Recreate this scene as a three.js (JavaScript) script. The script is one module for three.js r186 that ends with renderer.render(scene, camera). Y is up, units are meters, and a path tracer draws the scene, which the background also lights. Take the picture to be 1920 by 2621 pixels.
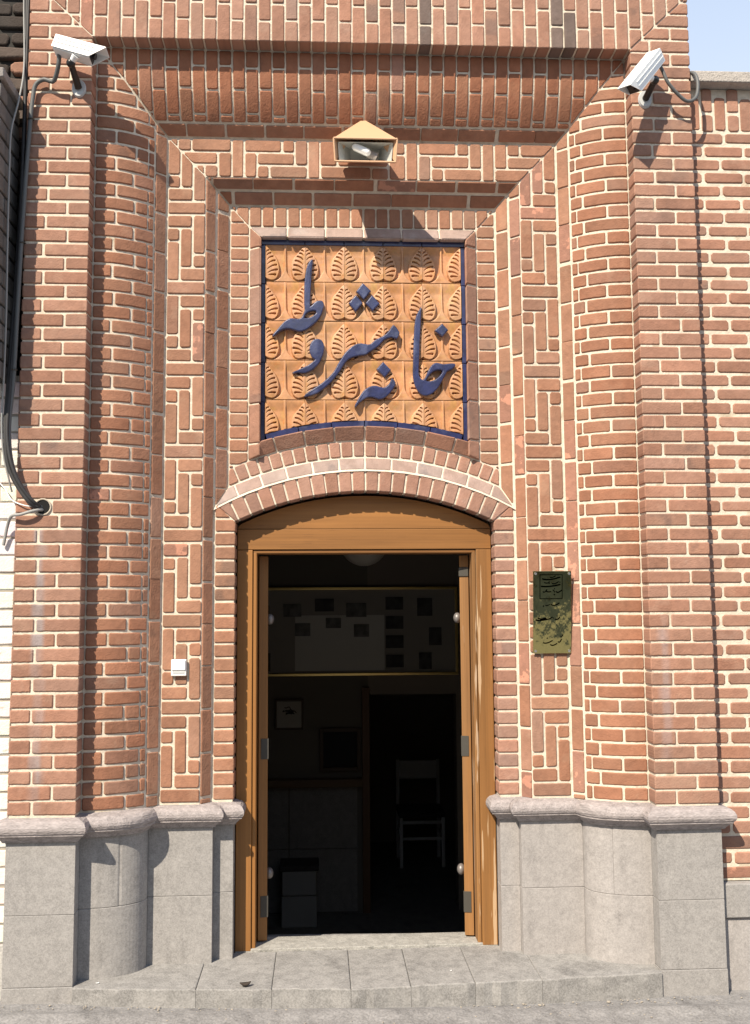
import * as THREE from 'three';
import { RoundedBoxGeometry } from 'three/addons/geometries/RoundedBoxGeometry.js';
import { mergeGeometries } from 'three/addons/utils/BufferGeometryUtils.js';

// ---------------------------------------------------------------- camera, sky, sun, exposure
const scene = new THREE.Scene();
const camera = new THREE.PerspectiveCamera(54.62, 750 / 1024, 0.05, 3000);
{
  const yaw = 0.056, pitch = 0.0994, roll = -0.0073;
  const f = new THREE.Vector3(Math.sin(yaw) * Math.cos(pitch), Math.sin(pitch), -Math.cos(yaw) * Math.cos(pitch));
  const r = new THREE.Vector3(Math.cos(yaw), 0, Math.sin(yaw)), u = r.clone().cross(f);
  const r2 = r.clone().multiplyScalar(Math.cos(roll)).addScaledVector(u, Math.sin(roll));
  const u2 = u.clone().multiplyScalar(Math.cos(roll)).addScaledVector(r, -Math.sin(roll));
  camera.position.set(-0.2256, 0.8915, 4.5519);
  camera.quaternion.setFromRotationMatrix(new THREE.Matrix4().makeBasis(r2, u2, f.clone().negate()));
}
const SUN = new THREE.Vector3(-0.65, 1.15, 1).normalize();
const sky = (() => {
  const w = 256, h = 128, d = new Float32Array(w * h * 4);
  for (let j = 0; j < h; j++) for (let i = 0; i < w; i++) {
    const el = ((j + 0.5) / h - 0.5) * Math.PI, s = Math.sin(el), k = (j * w + i) * 4;
    if (s >= 0) {
      const t = Math.pow(1 - s, 1.5);
      d[k] = 0.17 + 0.66 * t; d[k + 1] = 0.26 + 0.63 * t; d[k + 2] = 0.44 + 0.50 * t;
    } else { d[k] = 0.2; d[k + 1] = 0.19; d[k + 2] = 0.18; }
    d[k + 3] = 1;
  }
  const t = new THREE.DataTexture(d, w, h, THREE.RGBAFormat, THREE.FloatType);
  t.mapping = THREE.EquirectangularReflectionMapping; t.magFilter = t.minFilter = THREE.LinearFilter; t.needsUpdate = true;
  return t;
})();
scene.background = sky; scene.environment = sky;
const sun = new THREE.DirectionalLight(0xfff1dc, 4.5);
sun.position.copy(SUN).multiplyScalar(30); sun.castShadow = true; sun.shadow.radius = 1;
Object.assign(sun.shadow.camera, { left: -6, right: 6, top: 6, bottom: -6, near: 1, far: 80 });
sun.shadow.mapSize.set(4096, 4096); sun.shadow.bias = -0.0005;
scene.add(sun, sun.target);
const renderer = new THREE.WebGLRenderer({ antialias: true });
renderer.setSize(750, 1024);
renderer.shadowMap.enabled = true; renderer.shadowMap.type = THREE.PCFSoftShadowMap;
renderer.toneMapping = THREE.LinearToneMapping; renderer.toneMappingExposure = 1.62;

// ---------------------------------------------------------------- helpers
function rng(seed) { let s = seed >>> 0; return () => { s = (s + 0x6D2B79F5) >>> 0; let t = Math.imul(s ^ (s >>> 15), 1 | s); t = (t + Math.imul(t ^ (t >>> 7), 61 | t)) ^ t; return ((t ^ (t >>> 14)) >>> 0) / 4294967296; }; }
const rnd = rng(20240611), R = (a, b) => a + (b - a) * rnd();
const mix = (a, b, t) => a + (b - a) * t, clamp = (x, a, b) => Math.min(b, Math.max(a, x));
const sstep = (a, b, x) => { const t = clamp((x - a) / (b - a), 0, 1); return t * t * (3 - 2 * t); };
const counts = {};
function named(name) { const n = counts[name] = (counts[name] ?? -1) + 1; return n ? name + '_' + String(n).padStart(3, '0') : name; }
function group(name, parent, label, category, extra) {
  const g = new THREE.Group(); g.name = named(name); (parent ?? scene).add(g);
  if (label) g.userData.label = label; if (category) g.userData.category = category; Object.assign(g.userData, extra ?? {});
  return g;
}
function mesh(name, geo, mat, parent, label, category, extra) {
  const m = new THREE.Mesh(geo, mat); m.name = named(name); m.castShadow = m.receiveShadow = true; (parent ?? scene).add(m);
  if (label) m.userData.label = label; if (category) m.userData.category = category; Object.assign(m.userData, extra ?? {});
  return m;
}
// tileable value noise on an n x n lattice
function lattice(n, seed) { const r = rng(seed), a = new Float32Array(n * n); for (let i = 0; i < a.length; i++) a[i] = r(); return (x, y) => {
  x *= n; y *= n; const xi = Math.floor(x), yi = Math.floor(y); let fx = x - xi, fy = y - yi; fx = fx * fx * (3 - 2 * fx); fy = fy * fy * (3 - 2 * fy);
  const x0 = ((xi % n) + n) % n, y0 = ((yi % n) + n) % n, x1 = (x0 + 1) % n, y1 = (y0 + 1) % n;
  return mix(mix(a[y0 * n + x0], a[y0 * n + x1], fx), mix(a[y1 * n + x0], a[y1 * n + x1], fx), fy); }; }
function fbm(n, oct, seed) { const ls = []; for (let i = 0; i < oct; i++) ls.push(lattice(n << i, seed + i * 17)); return (x, y) => { let s = 0, a = 0.5, t = 0; for (const l of ls) { s += a * l(x, y); t += a; a *= 0.5; } return s / t; }; }
const toS = (c) => { c = clamp(c, 0, 1); return 255 * (c <= 0.0031308 ? 12.92 * c : 1.055 * Math.pow(c, 1 / 2.4) - 0.055); };
function tex(w, h, fn, srgb = true) {
  const d = new Uint8Array(w * h * 4);
  for (let j = 0; j < h; j++) for (let i = 0; i < w; i++) {
    const c = fn((i + 0.5) / w, (j + 0.5) / h), k = (j * w + i) * 4;
    for (let q = 0; q < 3; q++) { const v = typeof c === 'number' ? c : c[q]; d[k + q] = srgb ? toS(v) : clamp(v, 0, 1) * 255; }
    d[k + 3] = 255;
  }
  const t = new THREE.DataTexture(d, w, h, THREE.RGBAFormat); t.wrapS = t.wrapT = THREE.RepeatWrapping;
  t.magFilter = THREE.LinearFilter; t.minFilter = THREE.LinearMipmapLinearFilter; t.generateMipmaps = true; t.anisotropy = 8;
  if (srgb) t.colorSpace = THREE.SRGBColorSpace; t.needsUpdate = true; return t;
}
function rep(t, x, y) { const c = t.clone(); c.repeat.set(x, y); c.needsUpdate = true; return c; }
const std = (o) => new THREE.MeshStandardMaterial({ roughness: 0.9, metalness: 0, ...o });
const lin = (r, g, b) => new THREE.Color().setRGB(r, g, b);
const V3 = (x, y, z) => new THREE.Vector3(x, y, z);
function boxUV(geo, s = 1, off = 0) { // planar uv in metres from the dominant normal
  const p = geo.attributes.position, n = geo.attributes.normal, uv = new Float32Array(p.count * 2);
  for (let i = 0; i < p.count; i++) {
    const ax = Math.abs(n.getX(i)), ay = Math.abs(n.getY(i)), az = Math.abs(n.getZ(i));
    const [a, b] = az >= ax && az >= ay ? [p.getX(i), p.getY(i)] : ax >= ay ? [p.getZ(i), p.getY(i)] : [p.getX(i), p.getZ(i)];
    uv[2 * i] = a / s + off; uv[2 * i + 1] = b / s + off * 1.7;
  }
  geo.setAttribute('uv', new THREE.BufferAttribute(uv, 2)); return geo;
}
function rbox(x0, x1, y0, y1, z0, z1, r = 0.003, s = 1, seg = 2) {
  const g = new RoundedBoxGeometry(x1 - x0, y1 - y0, z1 - z0, seg, r); g.translate((x0 + x1) / 2, (y0 + y1) / 2, (z0 + z1) / 2); return boxUV(g, s, Math.round(x0 * 7.3 + y0 * 3.1) * 0.37);
}
function sbox(x0, x1, y0, y1, z0, z1, s = 1) { const g = new THREE.BoxGeometry(x1 - x0, y1 - y0, z1 - z0); g.translate((x0 + x1) / 2, (y0 + y1) / 2, (z0 + z1) / 2); return boxUV(g, s); }
function tube(pts, r, seg = 40, rad = 8) { return new THREE.TubeGeometry(new THREE.CatmullRomCurve3(pts.map((p) => V3(...p))), seg, r, rad); }
function extrudeY(pts, y0, y1, bevel = 0, s = 1, curveSeg = 1) { // pts = [x, z]
  const sh = new THREE.Shape(); pts.forEach(([x, z], i) => i ? sh.lineTo(x, -z) : sh.moveTo(x, -z));
  const g = new THREE.ExtrudeGeometry(sh, { depth: y1 - y0 - 2 * bevel, bevelEnabled: bevel > 0, bevelThickness: bevel, bevelSize: bevel, bevelOffset: -bevel, bevelSegments: 2, curveSegments: curveSeg });
  g.rotateX(-Math.PI / 2); g.translate(0, y0 + bevel, 0); return boxUV(g, s, Math.round(pts[0][0] * 9 + y0 * 5) * 0.31);
}
function quads(rows, closed = false, s = 1) { // rows of points -> flat-shaded sheet with uv in metres
  const pos = [], uv = []; let v = 0;
  for (let i = 0; i + 1 < rows.length; i++) {
    const A = rows[i], B = rows[i + 1], dv = Math.hypot(A[0][0] - B[0][0], A[0][1] - B[0][1], A[0][2] - B[0][2]); let u = 0;
    for (let j = 0; j + 1 < A.length; j++) {
      const du = Math.hypot(A[j][0] - A[j + 1][0], A[j][1] - A[j + 1][1], A[j][2] - A[j + 1][2]);
      pos.push(...A[j], ...A[j + 1], ...B[j + 1], ...A[j], ...B[j + 1], ...B[j]);
      uv.push(u / s, v / s, (u + du) / s, v / s, (u + du) / s, (v + dv) / s, u / s, v / s, (u + du) / s, (v + dv) / s, u / s, (v + dv) / s); u += du;
    }
    v += dv;
  }
  const g = new THREE.BufferGeometry(); g.setAttribute('position', new THREE.Float32BufferAttribute(pos, 3)); g.setAttribute('uv', new THREE.Float32BufferAttribute(uv, 2)); g.computeVertexNormals(); return g;
}

// ---------------------------------------------------------------- textures and materials
const nA = fbm(4, 6, 11), nB = fbm(8, 5, 77), nC = fbm(32, 4, 301), nD = lattice(128, 9), nE = lattice(256, 41);
const T = {};
T.brick = tex(512, 512, (u, v) => { // tone of fired clay, mean near 0.85
  const a = nA(u, v), b = nB(u + 0.3, v), c = nC(u, v), sp = nE(u, v);
  let k = 0.66 + 0.34 * a + 0.22 * (b - 0.5) + 0.26 * (c - 0.5); if (sp > 0.94) k -= 0.16; if (nE(v, u) > 0.96) k += 0.12;
  const bloom = sstep(0.60, 0.72, nB(u * 1 + 0.6, v + 0.2)) * 0.12;
  return [k + bloom * 0.5, k * (0.97 + 0.08 * (b - 0.5)) + bloom, k * (0.96 + 0.16 * (b - 0.5)) + bloom * 1.2];
});
T.worn = tex(512, 512, (u, v) => { // chipped skin with paler fresh clay under it
  const c = nC(u, v), p = sstep(0.56, 0.60, nB(u + 0.1, v + 0.4) * 0.7 + nC(u, v) * 0.3), k = 0.62 + 0.22 * (c - 0.5) + 0.1 * nA(u, v);
  return [mix(k * 0.92, 1, p), mix(k * 0.82, 0.86, p), mix(k * 0.80, 0.82, p)];
});
T.bloom = tex(512, 512, (u, v) => { // lime and soot streaks on old brick
  const c = nC(u, v), a = nA(u, v * 0.5), p = sstep(0.50, 0.66, nB(u, v)) * (0.5 + nE(u, v) * 0.6), q = sstep(0.58, 0.70, nA(u + 0.5, v)), k = 0.66 + 0.3 * a + 0.2 * (c - 0.5);
  return [mix(k, 0.95, p * 0.35) * (1 - 0.28 * q), mix(k, 1.0, p * 0.5) * (1 - 0.24 * q), mix(k, 1.0, p * 0.55) * (1 - 0.18 * q)];
});
T.bump = tex(512, 512, (u, v) => 0.5 * nC(u, v) + 0.35 * nD(u, v) + 0.3 * (nB(u, v) - 0.5), false);
T.mortar = tex(512, 512, (u, v) => { const k = 0.80 + 0.3 * (nC(u, v) - 0.5) + 0.16 * (nA(u, v) - 0.5); const d = sstep(0.62, 0.74, nB(u, v + 0.7)) * 0.14; return [k * 0.80 - d, k * 0.715 - d, k * 0.585 - d]; });
const chisel = (u, v) => nC(u * 3.1 + 0.3 * nB(u, v), v * 3.1), vein = (u, v) => { const q = Math.abs(nB(u, v) - 0.5); return sstep(0.012, 0.0, q) * sstep(0.5, 0.7, nA(v, u)); };
T.stone = tex(1024, 1024, (u, v) => {
  let k = 0.30 + 0.05 * (nA(u, v) - 0.5) + 0.08 * (nC(u, v) - 0.5) + 0.08 * (chisel(u, v) - 0.5) + 0.09 * (nE(u, v) - 0.5); if (nE(u + 0.3, v) > 0.965) k -= 0.06; if (nE(v, u) > 0.972) k += 0.05; k -= 0.05 * vein(u, v);
  const st = sstep(0.60, 0.74, nC(u * 0.5, v * 0.08)) * 0.03; return [(k - st) * 1.015, (k - st) * 0.98, (k - st) * 0.95];
});
T.stoneWarm = tex(1024, 1024, (u, v) => {
  let k = 0.335 + 0.05 * (nA(v, u) - 0.5) + 0.08 * (nC(v, u) - 0.5) + 0.08 * (chisel(v, u) - 0.5) + 0.09 * (nE(v, u) - 0.5); if (nE(u, v) > 0.965) k -= 0.06; k -= 0.05 * vein(v, u);
  const st = sstep(0.58, 0.72, nC(u * 0.5 + 0.2, v * 0.08)) * 0.03; return [(k - st) * 1.03, (k - st) * 0.975, (k - st) * 0.945];
});
T.cap = tex(512, 512, (u, v) => { const k = 0.31 + 0.2 * (nC(u, v) - 0.5) + 0.12 * (nD(u, v) - 0.5) + 0.1 * (nA(u, v) - 0.5); return [k * 1.04, k * 0.94, k * 0.93]; });
T.pave = tex(1024, 1024, (u, v) => {
  const a = nA(u, v), c = nC(u, v), e = nE(u, v); let k = 0.27 + 0.07 * (a - 0.5) + 0.14 * (c - 0.5) + 0.12 * (e - 0.5); if (nD(u, v) > 0.95) k += 0.05; const d = sstep(0.58, 0.7, nB(u + 0.2, v)) * 0.05; k -= d;
  return [k * 1.01, k * 0.985, k * 0.95];
});
T.wood = tex(512, 1024, (u, v) => { // varnished, grain along v
  const g = nC(u * 1.0 + 0.02 * nB(u, v), v * 0.06), f = nD(u, v * 0.03), a = nA(u, v * 0.35); const pore = nE(u, v * 0.05) > 0.86 ? 0.14 : 0, kn = Math.hypot((u - 0.31) * 3, ((v * 2) % 1) - 0.4), ring = 0.12 * Math.sin(kn * 90) * Math.exp(-kn * kn * 60), scr = nE(v * 0.4, u * 0.02 + v) > 0.985 ? 0.1 : 0; const k = 0.70 + 0.26 * (g - 0.5) + 0.15 * (f - 0.5) + 0.7 * (a - 0.5) - pore + ring + scr;
  return [0.315 * k + 0.034, 0.147 * k + 0.011, 0.042 * k + 0.001];
});
T.woodWorn = tex(512, 1024, (u, v) => {
  const g = nC(u + 0.02 * nB(u, v), v * 0.06), f = nD(u, v * 0.03), a = nA(u, v * 0.35); const pore = nE(u, v * 0.05) > 0.86 ? 0.14 : 0; const k = 0.66 + 0.26 * (g - 0.5) + 0.15 * (f - 0.5) + 0.65 * (a - 0.5) - pore;
  const chip = sstep(0.635, 0.66, nC(u * 1.0, v * 0.22) * 0.55 + nB(u, v * 0.5) * 0.5), dirt = sstep(0.55, 0.65, nB(u + 0.4, v * 0.4)) * 0.25;
  return [mix(0.33 * k + 0.04, 0.50, chip * 0.9) * (1 - dirt * 0.5), mix(0.16 * k + 0.014, 0.35, chip * 0.9) * (1 - dirt * 0.4), mix(0.05 * k, 0.21, chip * 0.9)];
});
T.white = tex(512, 512, (u, v) => { const k = 0.80 + 0.12 * (nC(u, v) - 0.5), d = sstep(0.62, 0.74, nC(u, v * 0.4) * 0.5 + nB(u, v) * 0.5); return [k - d * 0.25, k * 0.985 - d * 0.28, k * 0.95 - d * 0.33]; });
T.rough = tex(512, 512, (u, v) => { const k = 0.5 + 0.7 * (nB(u, v) - 0.5) + 0.6 * (nC(u, v) - 0.5); return k; });
const vc = (map, o) => std({ map, bumpMap: T.bump, bumpScale: 0.0025, vertexColors: true, roughness: 0.88, ...o });
const M = {
  brick: vc(T.brick), worn: vc(T.worn), bloom: vc(T.bloom),
  mortar: std({ map: T.mortar, bumpMap: T.bump, bumpScale: 0.003, roughness: 0.95 }),
  stone: std({ map: T.stone, bumpMap: T.bump, bumpScale: 0.0012, roughness: 0.9 }),
  stoneWarm: std({ map: T.stoneWarm, bumpMap: T.bump, bumpScale: 0.0012, roughness: 0.9 }),
  cap: std({ map: T.cap, bumpMap: T.bump, bumpScale: 0.004, roughness: 0.95 }),
  step: std({ map: T.pave, bumpMap: T.bump, bumpScale: 0.002, roughness: 0.95 }),
  ground: std({ map: T.pave, color: lin(0.86, 0.86, 0.88), bumpMap: T.bump, bumpScale: 0.006, roughness: 0.97 }),
  wood: std({ map: T.wood, roughness: 0.5 }), woodWorn: std({ map: T.woodWorn, roughness: 0.6 }),
  woodRaw: std({ map: T.woodWorn, color: lin(1.0, 1.05, 1.2), roughness: 0.8 }),
  white: std({ map: T.white, bumpMap: T.bump, bumpScale: 0.003, roughness: 0.85 }),
  steel: std({ color: lin(0.55, 0.55, 0.55), metalness: 0.9, roughness: 0.35 }),
  brushed: std({ color: lin(0.075, 0.07, 0.06), metalness: 0.3, roughness: 0.7 }),
  camWhite: std({ color: lin(0.82, 0.84, 0.84), roughness: 0.4 }), camGrey: std({ color: lin(0.5, 0.52, 0.53), roughness: 0.5 }),
  black: std({ color: lin(0.012, 0.012, 0.013), roughness: 0.35 }), rubber: std({ color: lin(0.03, 0.03, 0.032), roughness: 0.6 }),
  conduit: std({ color: lin(0.11, 0.115, 0.115), roughness: 0.55 }), cableGrey: std({ color: lin(0.3, 0.3, 0.29), roughness: 0.6 }),
  hole: std({ color: lin(0.01, 0.01, 0.01), roughness: 1 }),  // flat black standing for the shade inside the hole
  dark: std({ color: lin(0.035, 0.033, 0.03), roughness: 0.95 }), darkWood: std({ color: lin(0.05, 0.03, 0.015), roughness: 0.6 }),
};

// ---------------------------------------------------------------- portal: profile (half width x, height on the top leg y, depth z), outside to inside
const A = [[1.602, 3.92, 0], [1.301, 3.630, 0], [1.301, 3.630, -0.085], [1.032, 3.309, -0.195], [0.977, 3.254, -0.245], [0.789, 3.054, -0.245], [0.737, 3.006, -0.295], [0.676, 2.946, -0.345], [0.581, 2.84, -0.345], [0.520, 2.772, -0.305]];
const line = (a, b) => { const L = Math.hypot(a[0] - b[0], a[2] - b[2]); return { L, at: (v) => { const t = v / L; return [mix(a[0], b[0], t), mix(a[1], b[1], t), mix(a[2], b[2], t)]; } }; };
const curve = (() => { // convex quarter round from A2 to A3
  const a = A[2], b = A[3], n = 60, te = 0.69, pt = (q) => { const th = q / (Math.PI / 2) * te, k = Math.sin(th) / Math.sin(te), c = (1 - Math.cos(th)) / (1 - Math.cos(te)); return [a[0] + (b[0] - a[0]) * k, a[1] + (b[1] - a[1]) * k, a[2] + (b[2] - a[2]) * c]; };
  const P = [], S = [0]; for (let i = 0; i <= n; i++) { P.push(pt((i / n) * Math.PI / 2 * 0.9999)); if (i) S.push(S[i - 1] + Math.hypot(P[i][0] - P[i - 1][0], P[i][2] - P[i - 1][2])); }
  const L = S[n]; return { L, P, at: (v) => { v = clamp(v, 0, L); let i = 1; while (i < n && S[i] < v) i++; const t = (v - S[i - 1]) / (S[i] - S[i - 1]); return [0, 1, 2].map((q) => mix(P[i - 1][q], P[i][q], t)); } };
})();
const SEG = { pil: line(A[0], A[1]), col: curve, s1: line(A[3], A[4]), pan: line(A[4], A[5]), s2: line(A[5], A[6]), s3: line(A[6], A[7]), hb: line(A[7], A[8]), s4: line(A[8], A[9]), jamb: line([0.737, 1.423, -0.295], [0.635, 1.328, -0.295]) };
const CY = 0.049, RI = 1.4276; // arch centre height and intrados radius
function normalOf(p, U, u, v, L, side) {
  const e = 1e-3, a = p(u, Math.max(0, v - e)), b = p(u, Math.min(L, v + e)), Vt = [b[0] - a[0], b[1] - a[1], b[2] - a[2]], Ut = U(u, v);
  let n = [Vt[1] * Ut[2] - Vt[2] * Ut[1], Vt[2] * Ut[0] - Vt[0] * Ut[2], Vt[0] * Ut[1] - Vt[1] * Ut[0]]; const l = Math.hypot(...n) || 1; n = n.map((q) => q / l);
  if (n[2] < 0) n = n.map((q) => -q); return n;
}
const GAP = 0.0036;
function legMap(seg, leg, umin = () => -0.005) {
  const p = leg === 'L' ? (u, v) => { const a = seg.at(v); return [-a[0], u, a[2]]; } : leg === 'R' ? (u, v) => { const a = seg.at(v); return [a[0], u, a[2]]; } : (u, v) => { const a = seg.at(v); return [u, a[1], a[2]]; };
  const U = leg === 'T' ? () => [1, 0, 0] : () => [0, 1, 0];
  return { L: seg.L, p, n: (u, v) => normalOf(p, U, u, v, seg.L), lim: leg === 'T' ? (v) => { const x = seg.at(v)[0]; return [-x + GAP, x - GAP]; } : (v) => { const a = seg.at(v); return [umin(a[0]), a[1] - GAP]; } };
}
function ringMap(R0, R1, z0, z1, th) { // u = arc length at the mean radius, th(R) = half angle
  const L = Math.hypot(R1 - R0, z1 - z0), Rm = (R0 + R1) / 2, p = (u, v) => { const t = v / L, r = mix(R0, R1, t), a = u / Rm; return [r * Math.sin(a), CY + r * Math.cos(a), mix(z0, z1, t)]; };
  return { L, Rm, p, n: (u, v) => normalOf(p, (u2) => [Math.cos(u2 / Rm), -Math.sin(u2 / Rm), 0], u, v, L), lim: (v) => { const t = th(mix(R0, R1, v / L)) * Rm; return [-t + GAP, t - GAP]; } };
}
// one brick: rectangle [u0,u1] x [v0,v1] of a map, cut at the map's limits, with worn corners and edges
function brickGeo(map, u0, u1, v0, v1, o) {
  const { r = 0.0055, c = 0.0042, nv = 0, base = 0.012, jit = 0.0011, dir = null, along = 'u', tone = [1, 1, 1], proud = 0 } = o, scale = 0.62;
  u0 += R(-jit, jit); u1 += R(-jit, jit); v0 += R(-jit, jit) * 0.7; v1 += R(-jit, jit) * 0.7; v0 = Math.max(v0, 0); v1 = Math.min(v1, map.L);
  const span = (v) => { const [a, b] = map.lim(v); return [Math.max(u0, a), Math.min(u1, b)]; }, ok = (v) => { const [a, b] = span(v); return b - a > 0.004; };
  let a = v0, b = v1; const N = 60, f = []; for (let i = 0; i <= N; i++) f.push(ok(mix(v0, v1, i / N)));
  const i0 = f.indexOf(true), i1 = f.lastIndexOf(true); if (i0 < 0) return null; a = mix(v0, v1, i0 / N); b = mix(v0, v1, i1 / N); if (b - a < 0.008) return null;
  const cut = i0 > 0 || i1 < N, rr = Math.min(r, (b - a) * 0.25), vs = [a, a + rr]; for (let i = 1; i <= nv; i++) vs.push(mix(a + rr, b - rr, i / (nv + 1))); vs.push(b - rr, b);
  const part = f.slice(i0, i1 + 1).some((_, k) => { const [l, h] = span(mix(v0, v1, (k + i0) / N)); return l > u0 + 1e-4 || h < u1 - 1e-4; });
  if (part || cut) { vs.length = 2; const k = Math.max(nv, 11); for (let i = 1; i <= k; i++) vs.push(mix(a + rr, b - rr, i / (k + 1))); vs.push(b - rr, b); }
  const bot = [], top = [];
  vs.forEach((v, i) => { let [l, h] = span(v); const e = i === 0 || i === vs.length - 1, m = (h - l) / 2 - 0.0015; const k1 = e ? Math.min(R(0.4, 1.2) * rr, m) : R(-1, 1) * jit * 0.7, k2 = e ? Math.min(R(0.4, 1.2) * rr, m) : R(-1, 1) * jit * 0.7; bot.push([l + k1, v]); top.push([h - k2, v]); });
  const n = vs.length, out = [...bot, ...top.slice().reverse()], ins = [];
  vs.forEach((v, i) => { const dv = i === 0 ? c : i === n - 1 ? -c : 0, w = top[i][0] - bot[i][0], q = Math.min(c, w * 0.4); ins.push([bot[i][0] + q, v + dv]); });
  const insT = vs.map((v, i) => { const dv = i === 0 ? c : i === n - 1 ? -c : 0, w = top[i][0] - bot[i][0], q = Math.min(c, w * 0.4); return [top[i][0] - q, v + dv]; });
  const inset = [...ins, ...insT.slice().reverse()], m = out.length, P = [], Nn = [], UV = [], VS = [], idx = [], ou = R(0, 9), ov = R(0, 9);
  const put = (u, v, h, nn) => { const q = map.p(u, v), k = map.n(u, v); const w = h > -0.006 || !dir ? k : [0, 0, 1]; P.push(q[0] + w[0] * h, q[1] + w[1] * h, q[2] + w[2] * h); Nn.push(...(nn ?? k)); VS.push(v); const s = along === 'u' ? [u, v] : [v, u]; UV.push(s[0] / scale + ou, s[1] / scale + ov); return P.length / 3 - 1; };
  const tri = (x, y, z) => { // wind so that the face looks along its normals
    const g = (i) => [P[3 * i], P[3 * i + 1], P[3 * i + 2]], A0 = g(x), B0 = g(y), C0 = g(z), e1 = B0.map((q, i) => q - A0[i]), e2 = C0.map((q, i) => q - A0[i]), cr = [e1[1] * e2[2] - e1[2] * e2[1], e1[2] * e2[0] - e1[0] * e2[2], e1[0] * e2[1] - e1[1] * e2[0]];
    const d = cr[0] * (Nn[3 * x] + Nn[3 * y] + Nn[3 * z]) + cr[1] * (Nn[3 * x + 1] + Nn[3 * y + 1] + Nn[3 * z + 1]) + cr[2] * (Nn[3 * x + 2] + Nn[3 * y + 2] + Nn[3 * z + 2]); if (d >= 0) idx.push(x, y, z); else idx.push(x, z, y);
  };
  const C1 = inset.map(([u, v]) => put(u, v, proud)); // cap
  for (let i = 0; i + 1 < n; i++) { const p0 = C1[i], p1 = C1[i + 1], q0 = C1[m - 1 - i], q1 = C1[m - 2 - i]; tri(p0, p1, q1); tri(p0, q1, q0); }
  const cu = out.reduce((s, q) => s + q[0], 0) / m, cv = out.reduce((s, q) => s + q[1], 0) / m, cc = map.p(cu, cv);
  const side = (u, v) => { const q = map.p(u, v), k = map.n(u, v), d = [q[0] - cc[0], q[1] - cc[1], q[2] - cc[2]], t = d[0] * k[0] + d[1] * k[1] + d[2] * k[2]; const w = d.map((e, i) => e - t * k[i]), l = Math.hypot(...w) || 1; return [k, w.map((e) => e / l)]; };
  const outD = out.map(([u, v], i) => { // outward direction of the outline at this vertex, from its neighbours
    const pa = map.p(...out[(i + m - 1) % m]), pb = map.p(...out[(i + 1) % m]), k = map.n(u, v), t = pb.map((e, j) => e - pa[j]); let w = [t[1] * k[2] - t[2] * k[1], t[2] * k[0] - t[0] * k[2], t[0] * k[1] - t[1] * k[0]]; const l = Math.hypot(...w) || 1; w = w.map((e) => e / l);
    const s = side(u, v)[1]; if (w[0] * s[0] + w[1] * s[1] + w[2] * s[2] < 0) w = w.map((e) => -e); return w;
  });
  const nb = out.map(([u, v], i) => { const k = map.n(u, v); let w = k.map((e, j) => e * 0.55 + outD[i][j]); const l = Math.hypot(...w); return w.map((e) => e / l); });
  const E1 = inset.map(([u, v], i) => { const k = map.n(u, v); let w = k.map((e, j) => e + outD[i][j] * 0.25); const l = Math.hypot(...w); return put(u, v, proud, w.map((e) => e / l)); });
  const E2 = out.map(([u, v], i) => put(u, v, proud - c, nb[i])), E3 = out.map(([u, v], i) => put(u, v, proud - c, outD[i])), E4 = out.map(([u, v], i) => put(u, v, -base, outD[i]));
  for (let i = 0; i < m; i++) { const j = (i + 1) % m; tri(E1[i], E1[j], E2[j]); tri(E1[i], E2[j], E2[i]); tri(E3[i], E3[j], E4[j]); tri(E3[i], E4[j], E4[i]); }
  const g = new THREE.BufferGeometry(), cnt = P.length / 3, col = new Float32Array(cnt * 3); for (let i = 0; i < cnt; i++) col.set(tone, 3 * i); if (o.stain) VS.forEach((v, i) => { const [k, c2] = o.stain(v); for (let q = 0; q < 3; q++) col[3 * i + q] = mix(col[3 * i + q], c2[q], k); });
  g.setAttribute('position', new THREE.Float32BufferAttribute(P, 3)); g.setAttribute('normal', new THREE.Float32BufferAttribute(Nn, 3)); g.setAttribute('uv', new THREE.Float32BufferAttribute(UV, 2)); g.setAttribute('color', new THREE.BufferAttribute(col, 3)); g.setIndex(idx); return g;
}
const TONE = { cove: [0.345, 0.15, 0.084], warm: [0.375, 0.195, 0.122], red: [0.355, 0.172, 0.104], brown: [0.375, 0.205, 0.142], pale: [0.40, 0.228, 0.166], worn: [0.50, 0.285, 0.205], grey: [0.39, 0.29, 0.25], wall: [0.385, 0.208, 0.144], wallShade: [0.11, 0.082, 0.068] };  // last tone paints shade on the old wall as dark brick
function tone(kind) { const b = TONE[kind], k = R(0.89, 1.13), w = R(-0.05, 0.05), dull = rnd() < 0.13 ? R(0.05, 0.2) : 0; const c = [b[0] * k, b[1] * k * (1 + w), b[2] * k * (1 + 1.6 * w)], m = (c[0] + c[1] + c[2]) / 3; return c.map((e) => mix(e, m, dull)); }
const nameB = {}; // bricks are numbered within their part
function brick(part, map, u0, u1, v0, v1, o = {}) {
  const kind = o.kind ?? 'warm', g = brickGeo(map, u0, u1, v0, v1, { ...o, tone: o.tone ?? tone(kind), proud: (o.proud ?? 0) + R(-0.0014, 0.0014) }); if (!g) return;
  const w = o.wear ?? 0.008, q = rnd(), mat = o.mat ?? (q < w ? M.worn : q < w + (o.bloom ?? 0.06) ? M.bloom : M.brick);
  if (mat === M.worn) { const t = tone('worn'), c = g.attributes.color; for (let i = 0; i < c.count; i++) c.setXYZ(i, ...t); }
  const m = new THREE.Mesh(g, mat), k = nameB[part.uuid] = (nameB[part.uuid] ?? -1) + 1; m.name = o.name ?? 'brick'; if (k) m.name += '_' + String(k).padStart(3, '0'); m.castShadow = m.receiveShadow = true; part.add(m); return m;
}

const portal = group('brick_portal', null, 'tall red brick portal with rounded columns and patterned panels around the open doorway', 'gateway');
const C = 0.067, J = 0.0055; // course height, half joint
const legs = ['L', 'R'];
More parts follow.
